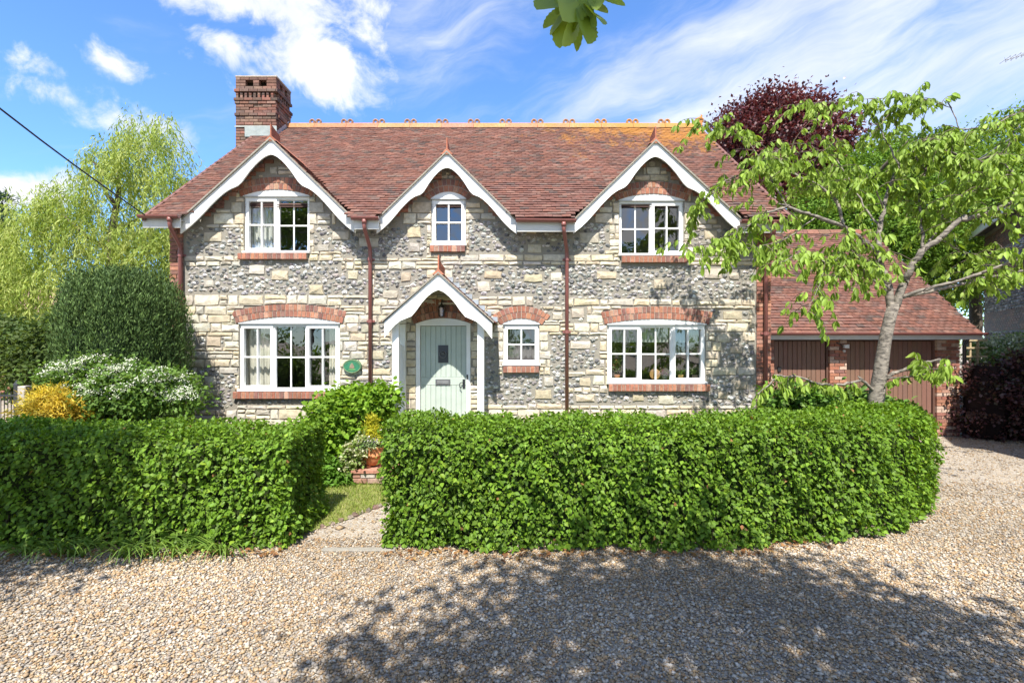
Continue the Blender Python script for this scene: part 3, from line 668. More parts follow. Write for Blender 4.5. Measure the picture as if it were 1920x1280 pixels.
def tile_proto(L, w_=.163, th=.019):
    out = []
    for i in range(10):
        b = MB(); cmb = random.uniform(.001, .004)
        v = [(-w_ / 2, 0, 0), (0, 0, cmb), (w_ / 2, 0, 0), (w_ / 2, L, -.004), (0, L, -.003), (-w_ / 2, L, -.004)]; v += [(x, y, z - th) for x, y, z in v]
        b.add(v, [(0, 1, 4, 5), (1, 2, 3, 4), (1, 0, 6, 7), (2, 1, 7, 8), (0, 5, 11, 6), (3, 2, 8, 9)], TILES[i]); out.append(b)
    return out
def tiles(plane, keep, parent, mat, limit, gauge=.105, near=None, rest='small_tiles', w_=.165, col_shift=(1, 1, 1), wob=1.0):
    """plane = (O, u, v, n, width, length): tiles laid in courses; returns nothing"""
    O, u, v, n, Wd, Ln = plane; proto = tile_proto(gauge + .045, w_ - .002); meshes = {}
    items = []; rows = int(Ln / gauge)
    for r_ in range(rows):
        off = (w_ / 2 if r_ % 2 else 0); k = 0; sag = .006 * math.sin(r_ * .9)
        while off + k * w_ - w_ / 2 < Wd:
            a = off + k * w_ + random.uniform(-.003, .003); k += 1
            if a < -.02 or a > Wd + .02: continue
            b = r_ * gauge + random.uniform(-.003, .003) * wob + .005 * wob * math.sin(a * 1.7 + r_ * .35)
            p = O + u * a + v * b + n * (.016 + random.uniform(-.003, .004) * wob)
            if not keep(p): continue
            tilt = -.125 + random.uniform(-.035, .03) * wob; roll = random.uniform(-.02, .02) * wob; yaw = random.uniform(-.012, .012) * wob
            m3 = Matrix((u, v, n)).transposed() @ Matrix.Rotation(yaw, 3, 'Z') @ Matrix.Rotation(tilt, 3, 'X') @ Matrix.Rotation(roll, 3, 'Y')
            items.append((p, m3, random.choices(range(10), (4, 4, 3, 2, 2, 3, 3, 1.3, 2, 4))[0]))
    cp = Vector((0, CAMY, H)); items.sort(key=lambda q: (q[0] - cp).length if near is None else near(q[0]))
    wp = world_of(parent)
    for p, m3, i in items[:limit]:
        if i not in meshes: meshes[i] = proto[i].mesh('roof_tile'); meshes[i].materials.append(mat)
        o = bpy.data.objects.new('roof_tile', meshes[i]); o.matrix_world = Matrix.Translation(p) @ m3.to_4x4(); link(o, parent)
    if items[limit:]:
        V = []; Fs = []; C = []; b = 0; base = [(np.array(q.V), np.array(q.Fc)) for q in proto]
        for p, m3, i in items[limit:]:
            vv, ff = base[i]; V.append(vv @ np.array(m3).T + np.array(p)); Fs.append(ff + b); b += len(vv); c = np.array(TILES[i]) * random.uniform(.85, 1.18); C.append(np.tile(c, (len(vv), 1)))
        tag(np_obj(rest, np.concatenate(V), np.concatenate(Fs), np.concatenate(C), mat, parent), kind='stuff')
roof = part('roof', cottage)
RX0, RX1 = -6.54, 4.95
def gable_top(X):
    """height of the gable roofs over X (None outside) """
    best = -9
    for gb in GABLES:
        (ax, az), (lx, lz), (rx_, rz) = gb['a'], gb['l'], gb['r']
        if lx - .05 < X < rx_ + .05: best = max(best, az - (az - lz) * (ax - X) / (ax - lx) if X < ax else az - (az - rz) * (X - ax) / (rx_ - ax))
    return best
nrm = Vector((0, -TP, 1)).normalized(); up = Vector((0, 1, TP)).normalized(); Ls = math.hypot(RY - EY, RZ - EZ)
tiles((Vector((RX0 + .08, EY - .05, EZ - .05 * TP)), Vector((1, 0, 0)), up, nrm, RX1 - RX0 - .14, Ls - .02), lambda p: gable_top(p.x) < p.z + .02 and not (-6.95 < p.x < -5.89 and 3.16 < p.y < 3.97), roof, M['tile'], 300)
dk = MB(); XS = [RX0 + .05, RX1 - .05]; cut = [XS[0]] + [q for gb in GABLES for q in (gb['l'][0] + .02, gb['r'][0] - .02)] + [XS[1]]
spans = [(XS[0], XS[1], .02, RY)] + [(cut[i], cut[i + 1], EY, .02) for i in range(0, len(cut), 2)]
for xa, xb, ya, yb in spans:
    for dz, rv in ((-.03, 0), (-.07, 1)):
        q = [(xa, ya, roof_z(ya) + dz), (xb, ya, roof_z(ya) + dz), (xb, yb, roof_z(yb) + dz), (xa, yb, roof_z(yb) + dz)]
        dk.add(q, [(3, 2, 1, 0) if rv else (0, 1, 2, 3)], (.12, .07, .06))
dk.add([(XS[0], 2 * RY - EY, EZ), (XS[1], 2 * RY - EY, EZ), (XS[1], RY, RZ - .03), (XS[0], RY, RZ - .03)], [(3, 2, 1, 0)], (.25, .1, .08)); dk.build('roof_deck', M['plain'], roof)
for sx in (RX0 + .02, RX1 - .02):          # pale verge mortar and board
    MB().add([(sx - .03, EY - .02, EZ - .10), (sx + .03, EY - .02, EZ - .10), (sx + .03, EY - .02, EZ - .005), (sx - .03, EY - .02, EZ - .005), (sx - .03, RY, RZ - .10), (sx + .03, RY, RZ - .10), (sx + .03, RY, RZ - .005), (sx - .03, RY, RZ - .005)], [(0, 1, 2, 3), (0, 3, 7, 4), (1, 5, 6, 2), (3, 2, 6, 7), (0, 4, 5, 1)], (.17, .085, .07)).build('verge', M['plain'], roof)
# gable roofs
for gi, gb in enumerate(GABLES):
    gp = part('gable', cottage); (ax, az), le, re = gb['a'], gb['l'], gb['r']
    for end in (le, re):
        bargeboard(gp, (ax, az - .035), (end[0], end[1] - .035), GY, GY + .03, (GY + 9) / F)
        s = 1 if end[0] > ax else -1; slope = (az - end[1]) / abs(end[0] - ax); vv = Vector((-s * 1, 0, slope)).normalized(); nn = Vector((s * slope, 0, 1)).normalized()
        yb = EY + (az - EZ) / TP; L_ = math.hypot(abs(end[0] - ax), az - end[1]) 
        O = Vector((end[0] + s * .05, GY + .05, end[1] - .05 * slope)); uu = Vector((0, 1, 0))
        if s > 0: pl = (O, uu, vv, nn, yb - GY + .05, L_ + .05)
        else: pl = (O + Vector((0, yb - GY + .05, 0)), -uu, vv, nn, yb - GY + .05, L_ + .05)
        tiles(pl, lambda p: p.z > roof_z(p.y) - .03 and p.y > GY + .045, gp, M['tile'], 90, .105, lambda p: p.y, wob=.6)
        # deck, its dark underside, mortared verge
        ye = lambda z: EY + (z - EZ) / TP
        A = Vector((ax, 0, az)); E = Vector((end[0], 0, end[1])); b = MB()
        for dz, fl in ((-.012, False), (-.045, True)):
            q = [(E.x, GY + .001, E.z + dz), (E.x, max(GY + .002, ye(E.z)), E.z + dz), (A.x, ye(A.z), A.z + dz), (A.x, GY + .001, A.z + dz)]
            b.add(q, [(0, 1, 2, 3) if (s > 0) != fl else (3, 2, 1, 0)], (.16, .10, .085))
        b.build('roof_deck', M['plain'], gp)
        MB().add([(A.x, GY - .035, A.z - .034), (E.x, GY - .035, E.z - .034), (E.x, GY - .035, E.z - .002), (A.x, GY - .035, A.z - .002), (A.x, GY + .03, A.z - .034), (E.x, GY + .03, E.z - .034), (E.x, GY + .03, E.z - .002), (A.x, GY + .03, A.z - .002)], [(0, 1, 2, 3), (3, 2, 6, 7), (0, 4, 5, 1), (1, 5, 6, 2), (4, 7, 6, 5)], (.43, .39, .33)).build('verge', M['mortar'], gp)
    # rake brick courses beside the window head and a ridge crest
    cr = MB(); zz = az + .015; cr.add([(ax - .11, GY - .03, zz - .085), (ax, GY - .03, zz + .03), (ax + .11, GY - .03, zz - .085), (ax - .11, GY + 1.45, zz - .085), (ax, GY + 1.45, zz + .03), (ax + .11, GY + 1.45, zz - .085)], [(0, 1, 4, 3), (1, 2, 5, 4), (0, 2, 1)], (.36, .14, .085)); cr.build('ridge_tile', M['tile'], gp)
    ct = MB(); yy0 = GY - .01
    ct.add([(ax - .012, yy0, zz + .02), (ax + .012, yy0, zz + .02), (ax + .010, yy0, zz + .22), (ax - .010, yy0, zz + .22), (ax - .012, yy0 + .34, zz + .02), (ax + .012, yy0 + .34, zz + .02), (ax + .010, yy0 + .34, zz + .14), (ax - .010, yy0 + .34, zz + .14)], [(0, 1, 2, 3), (4, 7, 6, 5), (3, 2, 6, 7), (0, 3, 7, 4), (1, 5, 6, 2)], (.36, .13, .08)); ct.build('crest', M['tile'], gp)
# ridge tiles with paired ring crests
n = 13; rx0, rx1 = wx(533, RY), wx(1304, RY); TERRA = (.44, .195, .105)
st = (rx1 - rx0) / n
for i in range(n):
    a, b = rx0 + i * st + .004, rx0 + (i + 1) * st - .004; c = tuple(x * random.uniform(.85, 1.12) for x in TERRA); prof = [(-.15, -.10), (-.09, .02), (-.03, .065), (.03, .065), (.09, .02), (.15, -.10)]
    t = MB(); v = [(a, RY + p, RZ + q) for p, q in prof] + [(b, RY + p, RZ + q) for p, q in prof]; t.add(v, [(k, k + 1, 7 + k, 6 + k) for k in range(5)] + [(0, 1, 2, 3, 4, 5)[::-1], (6, 7, 8, 9, 10, 11)], c); t.build('ridge_tile', M['tile'], roof)
    if i > 0 or True:
        xc = b + .002; k_ = MB()
        if i == n - 1: continue
        for dx in (-.085, .085):
            k_.tube([(xc + dx +   .056 * math.cos(q), RY - .02, RZ + .095 + .056 * math.sin(q)) for q in [2 * math.pi * e / 12 for e in range(13)]], .030, 6, (.27, .16, .115))
        k_.box(xc - .17, xc + .17, RY - .045, RY + .02, RZ + .0, RZ + .05, (.35, .19, .13)); k_.build('crest', M['tile'], roof)
fn = MB(); fx = wx(1310, RY); fn.box(fx - .12, fx + .05, RY - .13, RY + .13, RZ - .08, RZ + .10, TERRA)
fn.tube([(fx - .08, RY, RZ + .08), (fx - .03, RY, RZ + .16), (fx + .04, RY, RZ + .20), (fx + .10, RY, RZ + .17), (fx + .10, RY, RZ + .11), (fx + .06, RY, RZ + .12)], [.07, .06, .05, .04, .03, .02], 8, TERRA); fn.tube([(fx + .04, RY, RZ + .20), (fx + .08, RY, RZ + .27), (fx + .06, RY, RZ + .30)], [.04, .025, .01], 6, TERRA)
fn.build('finial', M['tile'], roof)

# ---- eaves: fascia, gutters, downpipes, brackets
Gp = BROWNRED; GR = .055
def gutter(pa, pb, ya, yb_):
    a, b = wx(pa, EY - .03), wx(pb, EY - .03); za, zb_ = wz(ya, EY - .03), wz(yb_, EY - .03); m = MB(); n = 8; vv = []
    for x, z in ((a, za), (b, zb_)):
        for r_ in (GR, GR - .008):
            for i in range(n + 1): t = math.pi + math.pi * i / n; vv.append((x, EY - .05 + r_ * math.cos(t), z + r_ * math.sin(t)))
    k = n + 1; f = []
    for i in range(n): f += [(i, 2 * k + i, 2 * k + i + 1, i + 1), (k + i, k + i + 1, 3 * k + i + 1, 3 * k + i)]
    f += [(0, k, 3 * k, 2 * k), (n, 2 * k + n, 3 * k + n, k + n)] + [(i, i + 1, k + i + 1, k + i) for i in range(n)] + [(2 * k + i, 3 * k + i, 3 * k + i + 1, 2 * k + i + 1) for i in range(n)]
    f += [tuple(range(k)), tuple(range(2 * k, 3 * k))[::-1]]
    m.add(vv, f, Gp); m.build('gutter', M['plastic'], cottage, False)
    MB().box(a + .02, b - .02, EY + .012, EY + .035, min(za, zb_) - .20, min(za, zb_) + .03, (.62, .62, .60)).build('fascia', M['paint'], cottage)
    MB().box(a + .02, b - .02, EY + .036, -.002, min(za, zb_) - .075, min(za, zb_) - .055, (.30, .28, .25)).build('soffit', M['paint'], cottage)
for q in ((262, 337, 404, 404.5), (660, 711, 407.5, 407.5), (967, 1080, 411, 412), (1388, 1474, 413, 414)): gutter(*q)
for px_, yt in ((669, 424), (704, 424), (973, 428), (1023, 429), (1072, 429), (1400, 430), (322, 420)):
    X = wx(px_, -.3); Z = wz(yt, -.3); b = MB(); b.box(X - .025, X + .025, -.36, 0, Z + .02, Z + .08, (.10, .085, .075)); b.box(X - .025, X + .025, -.385, -.361, Z - .05, Z + .08, (.33, .25, .20)); b.build('rafter_foot', M['wood'], cottage)
def downpipe(pxt, pxb, ytop, ybot, gx, clips):
    dp = part('downpipe', cottage); X, Y = wx(pxb, -.075), -.075; g_ = wx(gx, EY - .05); zt = wz(ytop, EY)
    m = MB().tube([(g_, EY - .05, zt - .05), (g_, EY - .05, zt - .16), (g_ + (X - g_) * .12, EY - .02, zt - .22), (X - (X - g_) * .1, Y - .03, zt - .46), (X, Y, zt - .54), (X, Y, max(.02, wz(ybot, Y)))], .034, 10, Gp)
    m.tube([(g_, EY - .05, zt - .045), (g_, EY - .05, zt - .12)], .044, 10, Gp); m.build('pipe', M['plastic'], dp, True)
    for cy in clips:
        z = wz(cy, Y); c = MB().tube([(X, Y, z - .03), (X, Y, z + .03)], .042, 10, Gp); c.box(X - .075, X + .075, -.045, -.024, z - .018, z + .018, Gp); c.build('pipe_clip', M['plastic'], dp)
downpipe(0, 338, 404, 830, 318, (478, 560)); downpipe(0, 694, 408, 830, 683, (486, 602)); downpipe(0, 1063, 413, 830, 1057, (486, 622)); downpipe(0, 1436, 414, 830, 1452, (486, 625))

# ---- chimney
chim = part('chimney', cottage); cx0, cx1, cy0, cy1 = -6.93, -5.91, 3.16, 3.95; czt = 8.80; DB = [(.22, .10, .075), (.17, .09, .07), (.26, .13, .095), (.14, .085, .07), (.28, .16, .12), (.20, .12, .095), (.30, .12, .085)]; DB = [tuple(.74 * q for q in (c[0], c[1] * 1.08, c[2] * 1.08)) for c in DB]
MB().box(cx0 + .07, cx1 - .07, cy0 + .07, cy1 - .02, 0, czt - .32, (.30, .26, .22)).build('core', M['mortar'], chim)
cb = []; rows = int((czt - 5.2) / .075)
for r_ in range(rows):
    z1_ = czt - r_ * .075 - .03; z0_ = z1_ - .066; t = czt - z1_
    pj = 0.0
    if 0.30 < t < .38: pj = .03
    elif t < .30: pj = .0
    elif .52 < t < .60: pj = .035
    elif .60 < t < .67: pj = .018
    elif .92 < t < .99: pj = .022
    else: pj = 0
    gap = .06 < t < .20; dent = .38 <= t < .52
    off = 0 if r_ % 2 else -.11
    if gap:
        for m0, m1 in ((0, .24), (.43, .57), (.76, 1)):
            cb.append(((0, z1_), MB().bbox(cx0 + m0 * 1.02, cx0 + m1 * 1.02, cy0 - random.uniform(0, .004), cy0 + .1, z0_, z1_, .004, pick(DB, .15)))); cb.append(((1, z1_), MB().box(cx1 - .1, cx1, cy0 + max(.101, m0 * .79), cy0 + m1 * .79, z0_, z1_, pick(DB, .15))))
        continue
    for face in ('front', 'right', 'left'):
        ln = (cx1 - cx0) if face == 'front' else (cy1 - cy0); a = off
        while a < ln:
            st_ = .225 if not dent else .11; p, q = max(0, a) - (pj if a <= 0 else 0), min(ln, a + st_ - .009 if not dent else a + .062) + (pj if a + st_ >= ln else 0); a += st_
            if q - p < .03: continue
            m_ = (p + q) / 2 / ln
            if gap and (.22 < m_ < .44 or .56 < m_ < .78): continue
            pr = pj + random.uniform(0, .005) - (.016 if (.67 < t < .90 and .35 < m_ < .66 and face == 'front') else 0); c = pick(DB, .15)
            if face == 'front': cb.append(((0, z1_), MB().bbox(cx0 + p, cx0 + q, cy0 - pr, cy0 + .1, z0_, z1_, .004, c)))
            elif face == 'right': cb.append(((1, z1_), MB().box(cx1 - .1, cx1 + pr, cy0 + max(p, .101), cy0 + max(q, .105), z0_, z1_, c)))
            elif z1_ < 7.2 or r_ < 14: cb.append(((2, z1_), MB().box(cx0 - pr, cx0 + .1, cy0 + max(p, .101), cy0 + max(q, .105), z0_, z1_, c)))
cb.sort(key=lambda q: (q[0][0], -q[0][1])); pieces('brick', [q[1] for q in cb], M['brick'], chim, 'small_bricks')
MB().bbox(cx0 - .01, cx1 + .01, cy0 - .012, cy1 + .01, czt - .03, czt + .01, .01, (.40, .32, .24)).build('capping', M['stone'], chim)
MB().box(cx0 + .1, cx1 - .1, cy0 + .25, cy1 - .12, czt - .32, czt - .031, (.05, .045, .04)).build('flue', M['plain'], chim)
ld = MB(); zb_ = roof_z(cy0); ld.box(cx0 + .24, cx1 + .02, cy0 - .03, cy0 - .012, zb_ - .03, zb_ + .23, (.27, .30, .285)); ld.box(cx0 - .015, cx1 + .012, cy0 - .022, cy0 - .011, zb_ + .215, zb_ + .25, (.32, .33, .30)); ld.build('lead_apron', M['lead'], chim)
sl = MB()
for i in range(5):
    ya = cy0 + i * .13; za = roof_z(ya); sl.prism([(0, 0)] * 3, 0, 0) if False else sl.add([(cx1 + .012, ya, za - .05), (cx1 + .012, ya + .15, za + .07), (cx1 + .012, ya + .15, za + .24), (cx1 + .014, ya, za + .14), (cx1 + .10, ya, za + .02), (cx1 + .10, ya + .15, za + .14)], [(0, 1, 2, 3), (0, 4, 5, 1)], (.33, .34, .38))
sl.build('stepped_lead', M['lead'], chim)

# ---- porch
porch = part('porch', cottage); PY = -.80; pa = (wx(822, PY), wz(509, PY)); ple = (wx(717, PY), wz(600, PY)); pre = (wx(926, PY), wz(602, PY))
for end in (ple, pre):
    s = 1 if end[0] > pa[0] else -1; slope = (pa[1] - end[1]) / abs(end[0] - pa[0])
    top = []; bot = []; DR = [(0, 31), (.1, 26), (.2, 25), (.3, 27), (.42, 33), (.5, 35), (.58, 31), (.7, 25), (.8, 24), (.9, 26), (1, 30)]
    for i in range(31):
        t = i / 30; d = np.interp(t, [q[0] for q in DR], [q[1] for q in DR]); x = pa[0] + (end[0] - s * .03 - pa[0]) * t; z = pa[1] - .03 + (end[1] - pa[1]) * t; top.append((x, z)); bot.append((x, z - d * 8.2 / F))
    if s < 0: top, bot = top[::-1], bot[::-1]
    MB().strip(top, bot, PY, PY + .03, WHITE).build('bargeboard', M['paint'], porch)
    vv = Vector((-s, 0, slope)).normalized(); nn = Vector((s * slope, 0, 1)).normalized(); L_ = math.hypot(end[0] - pa[0], end[1] - pa[1]); O = Vector((end[0] + s * .03, PY + .05, end[1] - .03 * slope)); uu = Vector((0, 1, 0))
    pl = (O, uu, vv, nn, -PY - .07, L_ + .03) if s > 0 else (O + Vector((0, -PY - .07, 0)), -uu, vv, nn, -PY - .07, L_ + .03)
    tiles(pl, lambda p: p.y > PY + .045, porch, M['tile'], 80, .105)
    b = MB(); b.add([(end[0], PY + .001, end[1] - .012), (end[0], 0, end[1] - .012), (pa[0], 0, pa[1] - .012), (pa[0], PY + .001, pa[1] - .012)], [(0, 1, 2, 3) if s > 0 else (3, 2, 1, 0)], (.16, .1, .08))
    b.add([(end[0], PY + .031, end[1] - .05), (end[0], 0, end[1] - .05), (pa[0], 0, pa[1] - .05), (pa[0], PY + .031, pa[1] - .05)], [(3, 2, 1, 0) if s > 0 else (0, 1, 2, 3)], (.62, .60, .55)); b.build('roof_deck', M['paint'], porch)
    A, E = Vector((pa[0], 0, pa[1])), Vector((end[0], 0, end[1]))
    MB().add([(A.x, PY - .035, A.z - .032), (E.x, PY - .035, E.z - .032), (E.x, PY - .035, E.z - .002), (A.x, PY - .035, A.z - .002), (A.x, PY + .03, A.z - .032), (E.x, PY + .03, E.z - .032), (E.x, PY + .03, E.z - .002), (A.x, PY + .03, A.z - .002)], [(0, 1, 2, 3), (3, 2, 6, 7), (0, 4, 5, 1), (1, 5, 6, 2), (4, 7, 6, 5)], (.43, .39, .33)).build('verge', M['mortar'], porch)
    if s > 0:                                # stepped lead where the right slope meets the wall
        for i in range(8):
            t0, t1 = i / 8, (i + 1) / 8; xa = pa[0] + (end[0] - pa[0]) * t0; xb = pa[0] + (end[0] - pa[0]) * t1; za = pa[1] + (end[1] - pa[1]) * t1
            MB().box(xa + .03, xb + .04, -.056, -.030, za + .02, za + .11, (.30, .34, .38)).build('stepped_lead', M['lead'], porch)
zz = pa[1] + .02
MB().add([(pa[0] - .10, PY - .03, zz - .075), (pa[0], PY - .03, zz + .03), (pa[0] + .10, PY - .03, zz - .075), (pa[0] - .10, 0, zz - .075), (pa[0], 0, zz + .03), (pa[0] + .10, 0, zz - .075)], [(0, 1, 4, 3), (1, 2, 5, 4), (0, 2, 1)], (.36, .14, .085)).build('ridge_tile', M['tile'], porch)
for i in range(2):
    ya = PY - .02 + i * .36
    MB().add([(pa[0] - .012, ya, zz + .02), (pa[0] + .012, ya, zz + .02), (pa[0] + .01, ya + .02, zz + .26 - i * .1), (pa[0] - .01, ya + .02, zz + .26 - i * .1), (pa[0] - .012, ya + .35, zz + .02), (pa[0] + .012, ya + .35, zz + .02), (pa[0] + .01, ya + .35, zz + .15), (pa[0] - .01, ya + .35, zz + .15)], [(0, 1, 2, 3), (4, 7, 6, 5), (3, 2, 6, 7), (0, 3, 7, 4), (1, 5, 6, 2)], (.36, .13, .08)).build('crest', M['tile'], porch)
QY = -.66
for a, b in ((735, 747.5), (895, 907.5)):
    MB().bbox(wx(a, QY), wx(b, QY), QY, QY + .11, 0, wz(596, QY), .008, WHITE).build('post', M['paint'], porch)
xl_, xr_ = wx(741, QY), wx(901, QY)
for x in (xl_, xr_): MB().box(x - .05, x + .05, QY + .111, -.001, 2.48, 2.58, WHITE).build('wall_plate', M['paint'], porch)
MB().box(xl_ - .05, xl_ + .05, -.10, -.002, .2, 2.47, WHITE).build('post', M['paint'], porch)
tr = MB()
for i in range(-7, 26):
    for sgn in (1, -1):
        za = .35 + i * .085 if sgn > 0 else .35 + (i + 6) * .085; p, q = (QY + .112, za), (-.102, za + sgn * .44)
        tt = [(p[0] + (q[0] - p[0]) * k / 6, p[1] + (q[1] - p[1]) * k / 6) for k in range(7)]; tt = [u_ for u_ in tt if .35 <= u_[1] <= 2.1]
        if len(tt) >= 2: tr.tube([(xl_ + sgn * .006, u_[0], u_[1]) for u_ in (tt[0], tt[-1])], .016, 4, WHITE)
tr.build('trellis', M['paint'], porch)

# ---- lamp, plaque, cable
ln = thing('wall_lantern', 'black lantern on the brick arch under the porch roof', 'lantern', (wx(830, -.12), -.12, wz(590, -.12)))
lx, lz = wx(828, -.14), wz(583, -.14)
MB().lathe([(.045, -.11), (.055, -.10), (.05, -.095)], (lx, -.14, lz), 8, BLK).tube([(lx, -.14, lz + .10), (lx, -.14, lz + .19), (lx, -.07, lz + .22), (lx, -.03, lz + .17)], .01, 6, BLK).lathe([(.075, .06), (.07, .075), (.02, .12), (.01, .14)], (lx, -.14, lz), 8, BLK).build('lantern_top', M['iron'], ln)
MB().lathe([(.048, -.095), (.066, .06)], (lx, -.14, lz), 6, (.3, .32, .33)).build('lantern_glass', M['glass'], ln)
fb = MB()
for q in range(6): a = math.pi / 3 * q; fb.tube([(lx + .05 * math.cos(a), -.14 + .05 * math.sin(a), lz - .095), (lx + .069 * math.cos(a), -.14 + .069 * math.sin(a), lz + .06)], .006, 4, BLK)
fb.build('lantern_cage', M['iron'], ln)
pq = thing('wall_plaque', 'oval green plaque with a small hive emblem beside the left downpipe', 'plaque', (wpx(662), -.03, wpz(686)))
px0, pz0 = wpx(662.5), wpz(686); GRN = (.03, .17, .085); N_ = 28
MB().prism([(px0 + .168 * math.cos(2 * math.pi * i / N_), pz0 + .128 * math.sin(2 * math.pi * i / N_)) for i in range(N_)], -.075, -.03, GRN).build('plate', M['iron'], pq)
MB().tube([(px0 + .155 * math.cos(2 * math.pi * i / N_), -.076, pz0 + .117 * math.sin(2 * math.pi * i / N_)) for i in range(N_ + 1)], .008, 5, (.20, .24, .12)).build('rim', M['iron'], pq)
em = MB()
for i, wd in enumerate((.045, .042, .036, .026, .014)): em.box(px0 - wd, px0 + wd, -.085, -.0745, pz0 - .035 + i * .019, pz0 - .020 + i * .019, (.30, .22, .15))
em.build('emblem', M['iron'], pq)
rl = MB()
for i in range(15):
    a = math.pi * (.12 + .76 * i / 14); rl.box(px0 + .128 * math.cos(a) - .005, px0 + .128 * math.cos(a) + .005, -.082, -.0745, pz0 + .092 * math.sin(a) - .009, pz0 + .092 * math.sin(a) + .009, (.10, .24, .12))
rl.prism([(px0 - .07, pz0 - .075), (px0 + .07, pz0 - .075), (px0 + .05, pz0 - .048), (px0 - .05, pz0 - .048)], -.081, -.0745, (.12, .28, .10)); rl.build('relief', M['iron'], pq)
c0, c1 = Vector((-6.45, -.45, 4.36)), P3(0, 178, -3.4); cdir = c1 - c0; cp = [c0 + cdir * t - Vector((0, 0, .16 * math.sin(math.pi * min(1, t / 2.2)))) for t in [i / 12 * 2.4 for i in range(13)]]
tag(MB().tube(cp, .011, 6, (.02, .02, .022)).build('overhead_cable', M['plain']), 'black overhead cable running from the left eave up across the sky', 'cable')

# ------------------------------------------------------------------ garage
GAY = 2.0
garage = thing('garage', 'low brick garage with red tiled roof and two brown boarded doors beside the cottage', 'garage', (7.6, 4.5, 0))
gx0, gx1 = XR + .03, wx(1800, GAY); gez = wz(622, GAY - .3)
gwall = part('wall', garage); gd = [(wx(1452, GAY), wx(1556, GAY)), (wx(1588, GAY), wx(1757, GAY))]; gtop = wz(634, GAY)
core = MB()
for a, b in ((gx0, gd[0][0]), (gd[0][1], gd[1][0]), (gd[1][1], gx1)):
    if b - a > .02: core.box(a + .012, b - .012, GAY + .02, GAY + .33, 0, gtop, (.42, .37, .31))
core.box(gx0, gx1 - .012, GAY + .02, GAY + .33, gtop, gez + .02, (.42, .37, .31)); core.box(gx1 - .34, gx1 - .012, GAY + .331, GAY + 5.8, 0, gez, (.36, .18, .12)); core.build('mortar', M['mortar'], gwall)
gb_ = []
for a, b in ((gd[0][1], gd[1][0]), (gd[1][1], gx1), (gx0, gd[0][0])):
    z = .01; c = 0
    while z < gtop - .01:
        x = a - (.11 if c % 2 else 0)
        while x < b - .02:
            p, q = max(x, a), min(x + .216, b); x += .225
            if q - p > .03: gb_.append((z, MB().bbox(p, q - .004, GAY - random.uniform(0, .004), GAY + .1, z, z + .066, .004, pick(BRICKS, .15) if random.random() > .25 else (.50, .36, .28))))
        z += .075; c += 1
x = gx0
while x < gx1: gb_.append((0, MB().bbox(x, min(x + .104, gx1), GAY - random.uniform(0, .004), GAY + .1, gtop + .005, gez - .02, .004, pick(BRICKS, .15)))); x += .112
gb_.sort(key=lambda q: -q[0]); pieces('brick', [q[1] for q in gb_], M['brick'], gwall, 'small_bricks')
BRN = (.20, .112, .08)
for k, (a, b) in enumerate(gd):
    dr = part('door', garage); n = max(8, round((b - a) / .115)); s_ = (b - a - .08) / n
    for i in range(n): MB().bbox(a + .04 + i * s_ + .004, a + .04 + (i + 1) * s_ - .004, GAY + .10, GAY + .14, .04, gtop - .07, .006, tuple(q * random.uniform(.95, 1.05) for q in BRN)).build('board', M['paint'], dr)
    MB().box(a + .04, b - .04, GAY + .125, GAY + .16, .03, gtop - .06, (.06, .032, .025)).build('backing', M['paint'], dr)
    MB().box(a, a + .038, GAY + .06, GAY + .2, 0, gtop - .001, (.13, .07, .052)).box(b - .038, b, GAY + .06, GAY + .2, 0, gtop - .001, (.13, .07, .052)).box(a + .038, b - .038, GAY + .06, GAY + .2, gtop - .06, gtop - .001, (.10, .055, .045)).build('frame', M['paint'], dr)
    hx = wx((1465, 1671)[k], GAY); MB().bbox(hx - .04, hx + .04, GAY + .075, GAY + .1, wz(697, GAY), wz(688, GAY), .004, (.02, .02, .02)).build('handle', M['iron'], dr)
groof = part('roof', garage); GEY = GAY - .32; GT = .895; gRY = GEY + 3.3; GX1 = wx(1845, GEY); gup = Vector((0, 1, GT)).normalized(); gn = Vector((0, -GT, 1)).normalized(); gL = 3.3 * math.hypot(1, GT)
tiles((Vector((gx0 - .02, GEY - .04, gez - .036)), Vector((1, 0, 0)), gup, gn, GX1 - gx0, gL), lambda p: p.x < GX1 - .08, groof, M['garage_tile'], 300, .105, wob=1.2)
b = MB(); gz = lambda yy: gez + (yy - GEY) * GT
b.add([(gx0, GEY, gez - .03), (GX1 - .05, GEY, gez - .03), (GX1 - .05, gRY, gz(gRY) - .03), (gx0, gRY, gz(gRY) - .03)], [(0, 1, 2, 3)], (.14, .08, .07)); b.add([(gx0, GEY, gez - .06), (GX1 - .05, GEY, gez - .06), (GX1 - .05, gRY, gz(gRY) - .06), (gx0, gRY, gz(gRY) - .06)], [(3, 2, 1, 0)], (.14, .08, .07))
b.add([(gx0, 2 * gRY - GEY, gez), (GX1 - .05, 2 * gRY - GEY, gez), (GX1 - .05, gRY, gz(gRY) - .03), (gx0, gRY, gz(gRY) - .03)], [(3, 2, 1, 0)], (.14, .08, .07)); b.build('roof_deck', M['plain'], groof)
x = gx0
while x < GX1 - .1:
    c = tuple(q * random.uniform(.8, 1.1) for q in (.22, .10, .075)); prof = [(-.14, -.09), (-.07, .03), (0, .06), (.07, .03), (.14, -.09)]; x2 = min(x + .32, GX1 - .05)
    MB().add([(x, gRY + p, gz(gRY) + q) for p, q in prof] + [(x2, gRY + p, gz(gRY) + q) for p, q in prof], [(k, k + 1, 6 + k, 5 + k) for k in range(4)] + [(4, 3, 2, 1, 0), (5, 6, 7, 8, 9)], c).build('ridge_tile', M['garage_tile'], groof); x += .33
m = MB(); vv = []; n = 8
